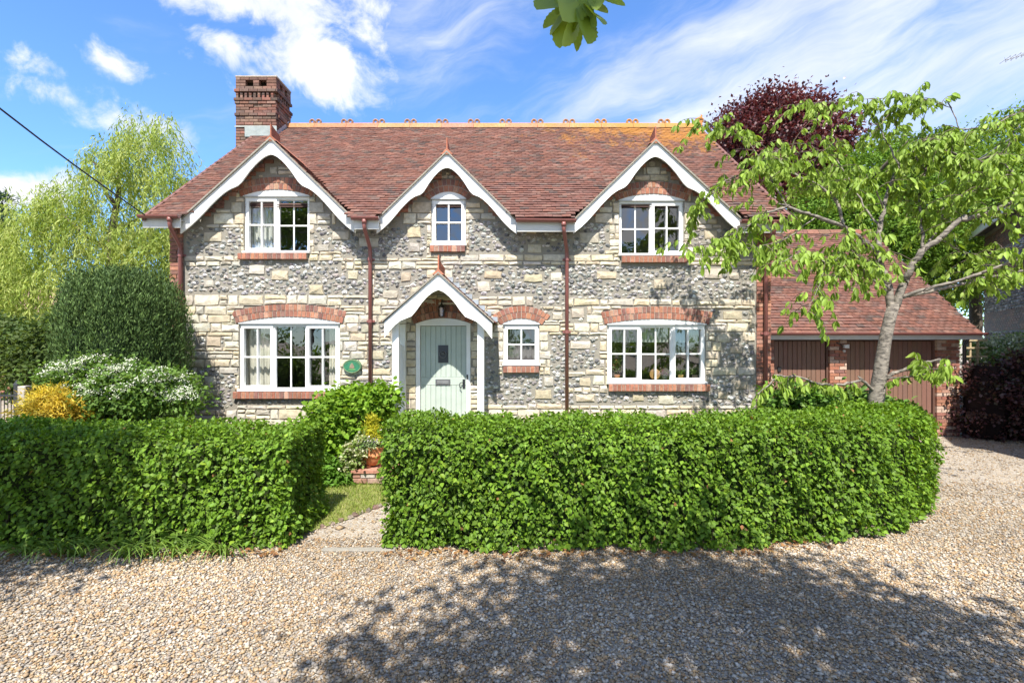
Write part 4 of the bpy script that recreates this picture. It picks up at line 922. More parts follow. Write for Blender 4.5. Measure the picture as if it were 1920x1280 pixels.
for x in (gx0 + .01, GX1):
    for i in range(n + 1): t = math.pi + math.pi * i / n; vv.append((x, GEY - .06 + .055 * math.cos(t), gez - .02 + .055 * math.sin(t)))
m.add(vv, [(i, n + 1 + i, n + 2 + i, i + 1) for i in range(n)] + [tuple(range(n + 1)), tuple(range(n + 1, 2 * n + 2))[::-1]], BROWNRED).build('gutter', M['plastic'], garage)
MB().box(gx0 + .01, GX1 - .03, GEY + .0, GEY + .025, gez - .17, gez - .03, (.58, .57, .54)).build('fascia', M['paint'], garage)
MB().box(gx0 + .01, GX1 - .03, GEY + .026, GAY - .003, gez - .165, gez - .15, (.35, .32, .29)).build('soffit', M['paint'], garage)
MB().tube([(gx1 + .12, GAY - .1, gez - .1), (gx1 + .12, GAY + .02, gez - .3), (gx1 + .12, GAY + .02, .05)], .034, 8, (.05, .045, .045)).build('downpipe', M['plastic'], garage, True)
lt = thing('security_light', 'small white security light on the brick pier between the garage doors', 'light fitting', (wx(1580, GAY), GAY, wz(650, GAY)))
sx, sz = wx(1581, GAY), wz(650, GAY); MB().bbox(sx - .06, sx + .05, GAY - .14, GAY - .07, sz - .03, sz + .05, .008, (.6, .6, .58)).build('lamp_head', M['plastic'], lt)
MB().tube([(sx, GAY + .01, sz - .02), (sx, GAY - .08, sz - .02), (sx - .1, GAY - .03, sz + .06), (sx - .16, GAY - .01, sz + .10)], .012, 5, (.03, .03, .03)).lathe([(.012, -.1), (.03, -.08), (.03, -.05), (.01, -.03)], (sx - .02, GAY - .06, sz - .03), 8, (.5, .5, .48)).build('sensor_arm', M['plastic'], lt)

# ------------------------------------------------------------------ neighbour's gable wall on the right, shed, far left house
nb_ = thing('neighbour_house', 'shaded flint and brick banded house wall half hidden behind the cherry tree', 'house', (18, 6, 0))
o_ = Vector((wx(1846, 7.2), 7.2, 0)); du = Vector((math.sin(R(33)), math.cos(R(33)), 0)); dn = Vector((-math.cos(R(33)), math.sin(R(33)), 0)); o_ = o_ - du * 1.2
def nbv(u, z, n_): p = o_ + du * u + dn * n_; return (p.x, p.y, z)
near = -11.0; NZ = 5.75; bw = MB(); bw.add([nbv(near, 0, 0), nbv(1.2, 0, 0), nbv(1.2, NZ, 0), nbv(near, NZ, 0)], [(0, 1, 2, 3)], (.30, .28, .26)); bw.add([nbv(1.2, 0, 0), nbv(1.2, 0, -6), nbv(1.2, NZ, -6), nbv(1.2, NZ + 2, -3), nbv(1.2, NZ, 0)], [(0, 1, 2, 3, 4)], (.24, .12, .09)); bw.build('wall', M['grey_mortar'], nb_)
nbr = []; z = .4; course = 0
while z < NZ - .2:
    band = int(z / .62) % 2 == 0
    if band:
        u = -9 - (.11 if course % 2 else 0)
        while u < 1.18:
            v = [nbv(u + .004, z, 0), nbv(min(u + .215, 1.18), z, 0), nbv(min(u + .215, 1.18), z + .066, 0), nbv(u + .004, z + .066, 0)]; v2 = [nbv(u + .004, z, .02), nbv(min(u + .215, 1.18), z, .02), nbv(min(u + .215, 1.18), z + .066, .02), nbv(u + .004, z + .066, .02)]
            nbr.append((abs(z - 2.6), MB().add(v + v2, [(4, 5, 6, 7), (0, 1, 5, 4), (1, 2, 6, 5), (2, 3, 7, 6), (3, 0, 4, 7)], pick([(.16, .09, .075), (.20, .11, .08), (.13, .085, .075)], .15)))); u += .225
        z += .075
    else:
        u = -9
        while u < 1.15:
            s_ = random.uniform(.05, .1); c = nbv(u, z + random.uniform(-.01, .01), .01); nbr.append((abs(z - 2.6), MB().lathe([(s_ * .4, -s_ * .35), (s_ * .55, 0), (s_ * .35, s_ * .35)], c, 6, pick(FLINT, .2)))); u += s_ + .03
        z += .085
    course += 1
nbr.sort(key=lambda q: q[0]); nw = part('stonework', nb_); pieces('stone', [q[1] for q in nbr], M['flint'], nw, 'small_stones')
vg = MB(); q = [nbv(1.35, NZ - .12, .34), nbv(near, NZ - .12, .34), nbv(near, NZ + .12, .34), nbv(1.35, NZ + .12, .34), nbv(1.35, NZ - .12, .30), nbv(near, NZ - .12, .30), nbv(near, NZ + .12, .30), nbv(1.35, NZ + .12, .30)]
vg.add(q, [(0, 1, 2, 3), (7, 6, 5, 4), (3, 2, 6, 7), (0, 4, 5, 1), (0, 3, 7, 4)], WHITE).build('fascia', M['paint'], nb_)
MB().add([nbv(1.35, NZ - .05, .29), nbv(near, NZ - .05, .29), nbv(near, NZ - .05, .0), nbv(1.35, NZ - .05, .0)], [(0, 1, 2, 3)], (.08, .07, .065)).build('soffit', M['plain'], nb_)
rf = MB(); rf.add([nbv(1.4, NZ + .10, .38), nbv(near, NZ + .10, .38), nbv(near, NZ + 2.1, -3), nbv(1.4, NZ + 2.1, -3)], [(0, 1, 2, 3)], (.2, .09, .075)); rf.add([nbv(1.4, NZ + .1, -6.4), nbv(near, NZ + .1, -6.4), nbv(near, NZ + 2.1, -3), nbv(1.4, NZ + 2.1, -3)], [(3, 2, 1, 0)], (.2, .09, .075)); rf.build('roof', M['plain'], nb_)
ae = thing('aerial', 'thin television aerial poking in at the top right of the sky', 'aerial', (wx(1925, 3), 3, 9))
q0, q1 = P3(1885, 113, 3), P3(1990, 82, 3.6); am = MB().tube([q0, q1], .012, 5, (.3, .3, .31)); am.tube([q1, (q1.x, q1.y, q1.z - 1.6), (q1.x + .2, q1.y + 6, q1.z - 3)], .02, 5, (.3, .3, .31)); am.build('boom', M['iron'], ae)
el = MB()
for i in range(10): c = q0.lerp(q1, i / 11); el.tube([(c.x, c.y - .14, c.z + .03), (c.x, c.y + .14, c.z - .01)], .006, 4, (.3, .3, .31)); el.tube([(c.x + .02, c.y, c.z - .06), (c.x - .02, c.y, c.z + .07)], .005, 4, (.3, .3, .31))
tag(el.build('element', M['iron'], ae), kind='stuff')
TRY = 2.1
tl = thing('trellis', 'bare wooden trellis post frame standing right of the garage corner', 'trellis', (wx(1822, TRY), TRY, 0))
for px_ in (1808, 1820, 1834): MB().box(wx(px_, TRY) - .02, wx(px_, TRY) + .02, TRY, TRY + .03, 0, wz(632, TRY), (.42, .33, .2)).build('upright', M['wood'], tl)
for py_ in (638, 652, 668): MB().box(wx(1806, TRY), wx(1850, TRY), TRY - .021, TRY - .001, wz(py_ + 1.5, TRY), wz(py_ - 1.5, TRY), (.42, .33, .2)).build('rail', M['wood'], tl)
fh = thing('far_house', 'red tiled far house glimpsed through the willow at the left edge', 'house', (-17, 12, 0))
fa, fb2 = wx(-160, 9), wx(42, 9); MB().box(fa, fb2 - .3, 9.2, 14, 0, wz(640, 9), (.33, .15, .10)).build('wall', M['brick'], fh)
MB().add([(fa, 8.8, wz(640, 9)), (fb2, 8.8, wz(640, 9)), (fb2 - 1.0, 12, wz(640, 9) + 2.3), (fa, 12, wz(640, 9) + 2.3), (fb2, 14.4, wz(640, 9))], [(0, 1, 2, 3), (1, 4, 2)], (.34, .2, .16)).build('roof', M['plain'], fh)
MB().box(fa, fb2, 8.75, 8.8, wz(640, 9) - .15, wz(640, 9) - .02, (.6, .58, .55)).build('fascia', M['paint'], fh)

# ------------------------------------------------------------------ leaves
def frames(D, N):
    D = D / np.linalg.norm(D, axis=1, keepdims=True); S = np.cross(D, N); l = np.linalg.norm(S, axis=1, keepdims=True); S = np.where(l > 1e-6, S / np.maximum(l, 1e-6), np.array([[1., 0, 0]])); return D, S, np.cross(S, D)
T_BROAD = (np.array([(0, 0, 0), (.5, 0, -.04), (1, 0, -.16), (.26, .42, .10), (.66, .38, .06), (.26, -.42, .10), (.66, -.38, .06)]), np.array([(0, 1, 3), (1, 4, 3), (1, 2, 4), (0, 5, 1), (1, 5, 6), (1, 6, 2)]))
T_LONG = (np.array([(0, 0, 0), (.35, 0, -.0), (.7, 0, -.06), (1, 0, -.22), (.2, .36, .09), (.55, .5, .07), (.82, .28, -.03), (.2, -.36, .09), (.55, -.5, .07), (.82, -.28, -.03)]), np.array([(0, 1, 4), (1, 5, 4), (1, 2, 5), (2, 6, 5), (2, 3, 6), (0, 7, 1), (1, 7, 8), (1, 8, 2), (2, 8, 9), (2, 9, 3)]))
T_SLIM = (np.array([(0, 0, 0), (.45, .5, .02), (1, 0, -.1), (.45, -.5, .02)]), np.array([(0, 3, 1), (1, 3, 2)]))
T_FOLD = (np.array([(0, 0, 0), (.5, 0, -.04), (1, 0, -.16), (.42, .44, .09), (.42, -.44, .09)]), np.array([(0, 1, 3), (1, 2, 3), (0, 4, 1), (1, 4, 2)]))
def leaves(name, Pp, Dd, Nn, L_, ratio, C, mat, parent, tmpl=T_BROAD, kind='stuff', smooth=False):
    Pp, Dd, Nn, C = (np.asarray(a, float) for a in (Pp, Dd, Nn, C)); D_, S_, N_ = frames(Dd, Nn); tv, tf = tmpl; n = len(Pp); L_ = np.broadcast_to(np.asarray(L_, float), (n,))
    V = (Pp[:, None, :] + L_[:, None, None] * (tv[None, :, 0:1] * D_[:, None, :] + tv[None, :, 1:2] * ratio * S_[:, None, :] + tv[None, :, 2:3] * N_[:, None, :])).reshape(-1, 3)
    Fs = (tf[None] + (np.arange(n) * len(tv))[:, None, None]).reshape(-1, 3); Cc = np.repeat(C, len(tv), axis=0)
    o = np_obj(name, V, Fs, Cc, mat, parent, smooth)
    return tag(o, kind=kind) if kind else o
def unit(n): v = rng.normal(size=(n, 3)); return v / np.linalg.norm(v, axis=1, keepdims=True)
def cols(n, base, j=.18, var=None):
    c = np.array(base)[rng.integers(0, len(base), n)] * (1 + rng.uniform(-j, j, (n, 1))); return c
def leaf_objects(name, tmpl, Pp, Dd, Nn, L_, ratio, C, mat, parent, k=8):
    """single leaves as objects that share a few meshes"""
    D_, S_, N_ = frames(np.asarray(Dd, float), np.asarray(Nn, float)); ms = []
    for i in range(k):
        b = MB(); b.add([(x, y * ratio, z) for x, y, z in tmpl[0]], [tuple(f) for f in tmpl[1]], tuple(C[i])); me = b.mesh(name); me.materials.append(mat); ms.append(me)
    for i in range(len(Pp)):
        m = Matrix((D_[i] * L_[i], S_[i] * L_[i], N_[i] * L_[i])).transposed().to_4x4(); m.translation = Vector(Pp[i]); o = bpy.data.objects.new(name, ms[i % k]); o.matrix_world = m; link(o, parent)

def crown(name, parent, blobs, n_leaf, size, base, mat, tmpl=T_SLIM, ratio=.5, clump=.45, per=60, droop=.0, up=.3, seed=1, shell=.72):
    """foliage in small clumps spread through several ellipsoids (centre, radii)"""
    r_ = np.random.default_rng(seed); vol = np.array([b[1][0] * b[1][1] * b[1][2] for b in blobs]) ** .7; nc = max(1, n_leaf // per); idx = r_.choice(len(blobs), nc, p=vol / vol.sum())
    d = r_.normal(size=(nc, 3)); d /= np.linalg.norm(d, axis=1, keepdims=True); rad = shell + (1 - shell) * r_.random((nc, 1)) + r_.normal(size=(nc, 1)) * .07
    cen = np.array([blobs[i][0] for i in idx]); rr = np.array([blobs[i][1] for i in idx]); cc = cen + d * rad * rr
    cs = clump * (0.6 + .8 * r_.random((nc, 1))); off = r_.normal(size=(nc, per, 3)) * cs[:, :, None] * np.array([1, 1, .55]) * .5
    Pp = (cc[:, None, :] + off).reshape(-1, 3); n = len(Pp)
    D_ = np.repeat(d, per, axis=0) * .6 + r_.normal(size=(n, 3)) * .55 + np.array([0, 0, -droop]); N_ = np.repeat(d, per, axis=0) * .4 + r_.normal(size=(n, 3)) * .5 + np.array([0, 0, up + .4])
    cb_ = np.array(base)[r_.integers(0, len(base), nc)]; C = np.repeat(cb_ * (1 + r_.uniform(-.2, .2, (nc, 1))), per, axis=0) * (1 + r_.uniform(-.16, .16, (n, 1)))
    return leaves(name, Pp, D_, N_, size * (.7 + .6 * r_.random(n)), ratio, C, mat, parent, tmpl)
def trunk(parent, base, top, r0, r1, mat=None, limbs=6, spread=2.0, seed=3, start=.45):
    q = random.Random(seed); b = Vector(base); t = Vector(top); m = MB(); n = 7; pts = [b.lerp(t, i / n) + Vector((q.uniform(-.08, .08), q.uniform(-.08, .08), 0)) * (i > 0) for i in range(n + 1)]
    m.tube(pts, [r0 + (r1 - r0) * i / n for i in range(n + 1)], 9)
    for i in range(limbs):
        f = start + (1 - start) * i / limbs; s = b.lerp(t, f); a = i * 2.4 + q.uniform(0, 1); e = s + Vector((math.cos(a) * spread, math.sin(a) * spread, spread * q.uniform(.5, 1.1))) * q.uniform(.6, 1.0); mid = s.lerp(e, .5) + Vector((0, 0, -.1 * spread))
        m.tube([s, mid, e], [r0 * .45, r0 * .28, r0 * .08], 6)
    return m.build('trunk', mat or M['dark_bark'], parent, True)

# ------------------------------------------------------------------ clipped hedges
HG = [(.115, .215, .015), (.14, .25, .020), (.098, .18, .013), (.17, .29, .028), (.125, .235, .022)]
def hedge(root, path, half, top, n, seed, leafsize=.075, basecol=HG, mat='leaf', bottom=.04, ends=(1, 1), limit=0):
    """path: centre line (x,y); leaves on the faces, top and ends of a swept body"""
    r_ = np.random.default_rng(seed); path = np.array(path, float); seg = np.diff(path, axis=0); ln = np.linalg.norm(seg, axis=1); cum_ = np.concatenate([[0], np.cumsum(ln)]); tot = cum_[-1]
    def at(s):
        i = np.clip(np.searchsorted(cum_, s, 'right') - 1, 0, len(ln) - 1); f = (s - cum_[i]) / ln[i]; p = path[i] + seg[i] * f[:, None]; i2 = np.clip(i + (f > .5), 0, len(ln) - 1); t = seg[i] / ln[i][:, None] * .5 + seg[i2] / ln[i2][:, None] * .5; t /= np.linalg.norm(t, axis=1, keepdims=True); return p, t
    per = 2 * top + 2 * half; area = per * tot + 4 * half * top; u = r_.random(n) * area; s = np.empty(n); w_ = np.empty(n); z = np.empty(n); no = np.zeros((n, 3)); endm = u > per * tot
    s[:] = (u / per) % tot; s = r_.random(n) * tot; q = r_.random(n) * per; p, t = at(s); side = np.stack([t[:, 1], -t[:, 0]], 1)     # right-hand side
    f1 = q < top; f2 = (q >= top) & (q < 2 * top); f3 = q >= 2 * top
    w_ = np.where(f1, half, np.where(f2, -half, (q - 2 * top) - half)); z = np.where(f1, q, np.where(f2, q - top, top))
    no[:, :2] = side * np.where(f1, 1, np.where(f2, -1, 0))[:, None]; no[:, 2] = np.where(f3, 1, 0)
    e = endm & True; ee = r_.random(n) < .5; s = np.where(e, np.where(ee, 0, tot), s); pe, te = at(s); p = np.where(e[:, None], pe, p); t = np.where(e[:, None], te, t); side = np.stack([t[:, 1], -t[:, 0]], 1)
    w_ = np.where(e, r_.uniform(-half, half, n), w_); z = np.where(e, r_.uniform(0, top, n), z); no[e] = 0; no[e, :2] = (t * np.where(ee, -1, 1)[:, None])[e]
    rnd = np.clip((np.abs(w_) - half * .72) / (half * .28), 0, 1) * np.clip((z - top * .86) / (top * .14), 0, 1); z = z - rnd * .05; w_ = w_ * (1 - .10 * rnd)
    w_ = w_ * (1 - .06 * np.clip(z / top, 0, 1))
    bump_ = (.038 * np.sin(s * 3.1 + z * 2.3 + seed) + .035 * np.sin(s * 7.3 - z * 5.1) + .032 * np.sin(s * 15 + z * 11)) * (1 - .45 * no[:, 2]); dep = bump_ - r_.random(n) ** 2 * .11 + r_.normal(size=n) * .018
    pos = np.zeros((n, 3)); pos[:, :2] = p + side * w_[:, None]; pos[:, 2] = np.maximum(z, bottom); pos += no * dep[:, None]; pos[:, 2] = np.maximum(pos[:, 2], bottom * r_.random(n) + .01)
    D_ = no * .45 + r_.normal(size=(n, 3)) * .5 + np.array([0, 0, -.28]) * (1 - no[:, 2:3]); N_ = no * .75 + np.array([0, 0, .75]) + r_.normal(size=(n, 3)) * .38
    patch = np.sin(s * 1.7 + seed) * .5 + np.sin(s * 4.1 + z * 3) * .5; C = np.array(basecol)[r_.integers(0, len(basecol), n)] * (1 + r_.uniform(-.2, .2, (n, 1))) * (1 + .10 * patch[:, None]); brown = r_.random(n) < .003; C[brown] = (.30, .16, .06); new = r_.random(n) < .10; C[new] *= np.array([1.45, 1.25, 1.3]); old = r_.random(n) < .22; C[old] *= .68
    L_ = leafsize * (.6 + .7 * r_.random(n)) * np.where(z > top * .9, .85, 1); M['h'] = M[mat]
    if limit:
        cam_p = np.array([0, CAMY, H]); vis = (no * (cam_p - pos)).sum(1) > 0; sc = np.where(vis & (dep > -.02) & (np.abs(pos[:, 0] / (pos[:, 1] - CAMY)) < 1.0), L_ / np.linalg.norm(pos - cam_p, axis=1), 0); o = np.argsort(-sc); a, b = o[:limit], o[limit:]
        leaf_objects('leaf', T_BROAD, pos[a], D_[a], N_[a], L_[a], .82, C[a], M[mat], root, 12)
    else: b = np.arange(n)
    leaves('foliage', pos[b], D_[b], N_[b], L_[b], .86, C[b], M[mat], root, T_FOLD)
    # solid dark core for the dense inside, added to block light through the leaves
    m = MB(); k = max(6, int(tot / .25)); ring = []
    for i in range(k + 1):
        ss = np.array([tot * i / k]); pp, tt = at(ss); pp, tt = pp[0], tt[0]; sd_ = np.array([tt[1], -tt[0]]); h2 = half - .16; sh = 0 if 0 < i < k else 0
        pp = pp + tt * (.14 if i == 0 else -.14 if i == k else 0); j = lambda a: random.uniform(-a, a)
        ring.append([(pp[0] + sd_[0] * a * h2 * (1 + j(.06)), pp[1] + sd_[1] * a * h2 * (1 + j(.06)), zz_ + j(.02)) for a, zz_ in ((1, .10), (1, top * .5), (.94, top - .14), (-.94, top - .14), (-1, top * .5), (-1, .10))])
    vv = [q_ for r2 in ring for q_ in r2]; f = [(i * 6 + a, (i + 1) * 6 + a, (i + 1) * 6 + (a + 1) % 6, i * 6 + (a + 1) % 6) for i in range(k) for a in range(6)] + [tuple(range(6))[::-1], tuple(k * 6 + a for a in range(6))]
    m.add(vv, f, (.03, .042, .014)); m.build('dark_core', M['inner'], root)
    st = MB()
    for i in range(int(tot / .22)):
        ss = np.array([(i + .5) * .22]); pp, tt = at(ss); sd_ = np.array([tt[0][1], -tt[0][0]]); c = pp[0] + sd_ * random.uniform(.2, half - .12); st.tube([(c[0], c[1], 0), (c[0] + random.uniform(-.06, .06), c[1], .3)], .014, 5)
    tag(st.build('stem', M['twig'], root), kind='stuff')
h2 = thing('clipped_hedge', 'long bright green clipped hedge curving across in front of the porch and kitchen window', 'hedge', (1.9, -3.5, 0))
HR = [(-1.33, -3.42), (0, -3.47), (1.2, -3.47), (2.2, -3.44), (3.1, -3.32), (3.95, -3.08), (4.65, -2.72), (5.15, -2.22), (5.48, -1.6), (5.62, -.8)]
hedge(h2, HR, .57, 1.26, 76000, 4, .052, HG, 'leaf', .06, (1, 1), 300)
h1 = thing('clipped_hedge', 'shorter clipped hedge left of the gravel path, partly in tree shade', 'hedge', (-4.6, -3.4, 0))
hedge(h1, [(-8.6, -3.30), (-6, -3.40), (-4, -3.44), (-2.34, -3.42)], .56, 1.17, 50000, 9, .053, HG, 'leaf', .06, (1, 1), 300)
for a, b in ((-1.9, -3.9), ): pass
hp = thing('copper_hedge', 'dark purple copper beech hedge along the right side of the gravel drive', 'hedge', (11, .9, 0))
PH = [(.085, .03, .034), (.115, .045, .046), (.06, .028, .028), (.15, .07, .07), (.09, .045, .034), (.07, .06, .03)]
hb_ = [((x, y, z), (rx_, ry_, rz)) for x, y, z, rx_, ry_, rz in ((10.55, 1.78, .78, .62, .55, .86), (11.2, 1.65, .88, .7, .62, .95), (11.7, 1.55, .95, .85, .7, 1.0), (12.6, 1.4, .98, .9, .7, 1.05), (13.6, 1.2, .95, 1.0, .75, 1.05), (14.8, 1.0, .95, 1.1, .8, 1.05), (16.2, .8, .95, 1.1, .8, 1.05))]
crown('foliage', hp, hb_, 36000, .076, PH, M['purple_leaf'], T_FOLD, .85, .24, 24, .1, .5, 12, .78)
for (x, y, z), (rx_, ry_, rz) in hb_: pass
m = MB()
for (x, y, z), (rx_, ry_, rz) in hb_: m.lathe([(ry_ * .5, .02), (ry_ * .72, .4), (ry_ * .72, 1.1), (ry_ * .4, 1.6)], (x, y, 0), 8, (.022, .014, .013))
m.build('dark_core', M['inner'], hp)  # dark cores added behind the purple leaves
# ------------------------------------------------------------------ cherry tree
cherry = thing('cherry_tree', 'open branched cherry tree with pale bark rising behind the right end of the clipped hedge', 'tree', (wx(1642, -2.0), -2.0, 0))
TY = -2.0
def pp(l, y0=TY, dy=0.0): return [P3(a, b, y0 + dy * i / max(1, len(l) - 1)) for i, (a, b) in enumerate(l)]
tm = MB(); tp = pp([(1640, 930), (1641, 760), (1650, 700), (1659, 640), (1668, 598), (1676, 570)]); tp[0].z = 0
tm.tube(tp, [.118, .105, .088, .078, .075, .072], 14); tm.build('trunk', M['bark'], cherry, True)
LIMBS = [  # px points, depth drift, start / end radius
 ([(1672, 590), (1665, 541), (1654, 504), (1645, 470), (1647, 462)], .2, .085, .062), ([(1647, 465), (1650, 429), (1657, 390), (1665, 355), (1685, 310), (1706, 285)], .5, .055, .022), ([(1685, 310), (1668, 275), (1650, 240), (1672, 205), (1720, 190)], .4, .02, .006),
 ([(1645, 472), (1616, 451), (1582, 425), (1530, 406), (1477, 387), (1440, 398), (1400, 425), (1372, 440)], -.5, .06, .010), ([(1582, 425), (1575, 390), (1560, 365), (1530, 345), (1490, 327), (1445, 317), (1405, 320), (1360, 340), (1325, 370), (1300, 395)], .6, .035, .006),
 ([(1676, 580), (1695, 530), (1710, 496), (1729, 470), (1762, 447), (1800, 414), (1845, 402), (1890, 384), (1970, 345)], -.5, .085, .03), ([(1730, 468), (1729, 440), (1725, 400), (1722, 365), (1735, 320), (1715, 290), (1735, 260), (1775, 250)], .4, .035, .008),
 ([(1690, 556), (1702, 554), (1759, 543), (1815, 530), (1852, 519), (1930, 506), (1990, 500)], .7, .045, .02), ([(1684, 560), (1725, 545), (1777, 532), (1840, 512), (1900, 490), (1960, 470)], -.8, .045, .015),
 ([(1670, 543), (1627, 519), (1616, 500), (1601, 470), (1590, 440)], -.6, .03, .010), ([(1627, 519), (1590, 505), (1549, 492), (1510, 470), (1470, 490)], -.9, .022, .006),
 ([(1706, 288), (1740, 270), (1790, 290), (1830, 300), (1870, 290)], -.4, .02, .006), ([(1650, 429), (1625, 395), (1600, 350), (1570, 300), (1545, 270)], .7, .025, .006), ([(1657, 390), (1635, 345), (1612, 315)], -.3, .018, .006),
 ([(1990, 160), (1920, 207), (1860, 235), (1800, 242), (1770, 260), (1740, 262)], -.2, .018, .008), ([(1800, 245), (1782, 202), (1750, 190), (1700, 182), (1640, 185), (1560, 190), (1500, 195)], .3, .012, .004),
 ([(1729, 470), (1760, 430), (1770, 385), (1800, 350), (1830, 330)], .7, .03, .006), ([(1800, 414), (1803, 375), (1840, 345), (1880, 330)], -.5, .02, .006), ([(1762, 447), (1800, 470), (1840, 480), (1880, 470)], .8, .02, .006),
 ([(1640, 735), (1616, 712), (1597, 717), (1564, 723), (1530, 719), (1496, 706), (1462, 704), (1447, 716), (1425, 735)], -.6, .035, .010), ([(1648, 720), (1672, 702), (1702, 689), (1732, 680), (1759, 674), (1780, 690)], -.4, .045, .012), ([(1690, 694), (1730, 695), (1760, 690), (1775, 672)], -.9, .025, .006), ([(1650, 712), (1700, 706), (1745, 700), (1770, 690)], -.7, .02, .006),
 ([(1477, 387), (1450, 345), (1430, 300), (1400, 265), (1360, 240), (1325, 228)], .5, .016, .005), ([(1560, 365), (1530, 320), (1500, 290), (1470, 275), (1435, 300)], -.3, .014, .005), ([(1530, 406), (1500, 430), (1460, 455), (1410, 465), (1350, 455), (1300, 462)], -.8, .014, .004), ([(1616, 451), (1580, 470), (1540, 520), (1520, 570)], -1.0, .012, .004),
 ([(1900, 384), (1900, 330), (1880, 300), (1900, 250), (1930, 210)], .2, .02, .006)]
LIMBS = [(a, b, c * .66, d * .75) for a, b, c, d in LIMBS]
LP, LD, LN, LS = [], [], [], []
rr = random.Random(21); tw = MB()
def cluster(p, d, n, s=.122):
    for i in range(n):
        a = rr.uniform(0, 6.28); h_ = Vector((math.cos(a), math.sin(a), 0)) * rr.uniform(.25, .8) + d * .5; v = (h_ + Vector((0, 0, -rr.uniform(.45, 1.2)))).normalized()
        LP.append(p + h_ * .03 + Vector((0, 0, rr.uniform(-.02, .02)))); LD.append(v); nn = Vector((-v.x * .5, -v.y * .5, .6)) + Vector((rr.uniform(-.6, .6), rr.uniform(-.6, .6), rr.uniform(-.1, .4))); LN.append(nn); LS.append(s * rr.uniform(.65, 1.15))
lim_objs = []
for li, (pl, dy, r0, r1) in enumerate(LIMBS):
    pts = pp(pl, TY, dy); m = len(pts); fine = []
    for i in range(m - 1):
        for q in range(6): fine.append(pts[i].lerp(pts[i + 1], q / 4) + Vector((rr.uniform(-1, 1), rr.uniform(-1, 1), rr.uniform(-1, 1))) * .012)
    fine.append(pts[-1]); k = len(fine); MB().tube(fine, [r0 + (r1 - r0) * (i / (k - 1)) ** .8 for i in range(k)], 8 if r0 > .02 else 6).build('branch', M['bark'], cherry, True)
    low = pl[0][1] > 690; thick = r0 > .029
    for i in range(k):
        f = i / (k - 1); 
        if f < (.45 if thick else .2): continue
        dens = 1.15 if not low else .35
        if rr.random() < .85 * dens and not (thick and f < .6 and rr.random() < .5):
            d = (fine[i] - fine[max(0, i - 1)]); d = d.normalized() if d.length > 1e-6 else Vector((0, 0, 1)); a = rr.uniform(0, 6.28); s_ = Vector((math.cos(a), math.sin(a), rr.uniform(-.3, .7))) * .8 + d * .6; s_.normalize(); ln = rr.uniform(.15, .6) * (1 if not low else .5); seg = [fine[i]]; nseg = 4
            for q in range(nseg): s_ = (s_ + Vector((rr.uniform(-.3, .3), rr.uniform(-.3, .3), -.16 - .1 * q))).normalized(); seg.append(seg[-1] + s_ * ln / nseg)
            tw.tube(seg, [.006, .005, .004, .003, .002], 4)
            for q in range(1, nseg + 1): cluster(seg[q], s_, rr.choice((2, 3, 4)) if q < nseg else rr.choice((5, 6, 7)))
        if not thick and rr.random() < .5: cluster(fine[i], Vector((0, 0, 0)), 3)
tag(tw.build('twig', M['twig'], cherry), kind='stuff')
LP, LD, LN, LS = (np.array([tuple(q) if not isinstance(q, float) else q for q in z_]) for z_ in (LP, LD, LN, LS)); n = len(LP)
CH = [(.21, .32, .04), (.25, .37, .05), (.16, .25, .025), (.31, .42, .085), (.22, .33, .05)]; C = cols(n, CH, .2)
dcam = LS / np.linalg.norm(LP - np.array([0, CAMY, H]), axis=1) * (np.abs(LP[:, 0] / (LP[:, 1] + 9)) < 1.03); o = np.argsort(-dcam); a, b = o[:300], o[300:]
leaf_objects('leaf', T_LONG, LP[a], LD[a], LN[a], LS[a], .42, C[a], M['leaf'], cherry, 14); leaves('foliage', LP[b], LD[b], LN[b], LS[b], .42, C[b], M['leaf'], cherry, T_LONG)

# ------------------------------------------------------------------ shrubs round the house
yew = thing('yew_bush', 'broad dark green yew bush at the left corner of the cottage', 'shrub', (-6.5, -1.1, 0))
r_ = np.random.default_rng(31); yb = []
for k in range(15):
    a = 2 * math.pi * k / 15 + r_.uniform(-.1, .1); yb.append(((-6.30 + .66 * math.cos(a), -1.1 + .66 * math.sin(a), 1.75 + r_.uniform(-.15, .15)), (.25 + .05 * (k % 2), .27, 1.35 + r_.uniform(-.1, .1))))
for k in range(9):
    a = 2 * math.pi * k / 9 + .2; yb.append(((-6.34 + .46 * math.cos(a), -1.1 + .46 * math.sin(a), 2.45 + r_.uniform(-.1, .12)), (.36, .36, .78)))
for k in range(4): yb.append(((-6.34 + .18 * math.cos(k * 1.6), -1.1 + .18 * math.sin(k * 1.6), 2.72), (.34, .34, .62)))
YC = np.array([(.055, .098, .026), (.075, .125, .034), (.042, .078, .022), (.105, .165, .045)]); per = 3300; PP_, DD_, NN_, CC_ = [], [], [], []
for c, rd in yb:
    d = r_.normal(size=(per, 3)); d /= np.linalg.norm(d, axis=1, keepdims=True); p = np.array(c) + d * np.array(rd) * (1 - .22 * r_.random((per, 1)) ** 2 + .05 * r_.normal(size=(per, 1)))
    PP_.append(p); DD_.append(d * np.array([.4, .4, .1]) + np.array([0, 0, .85]) + r_.normal(size=(per, 3)) * .3); NN_.append(d + r_.normal(size=(per, 3)) * .4); CC_.append(YC[r_.integers(0, 4, per)] * r_.uniform(.8, 1.2) * (1 + r_.uniform(-.18, .18, (per, 1))))
PP_ = np.concatenate(PP_); leaves('foliage', PP_, np.concatenate(DD_), np.concatenate(NN_), .058 * (.6 + .8 * r_.random(len(PP_))), .26, np.concatenate(CC_), M['needle'], yew, T_SLIM)
MB().lathe([(.3, 0), (.62, .5), (.72, 1.2), (.68, 2.2), (.42, 2.85), (.1, 3.0)], (-6.34, -1.1, 0), 14, (.018, .032, .014)).build('dark_core', M['inner'], yew)  # dark core added behind the needles

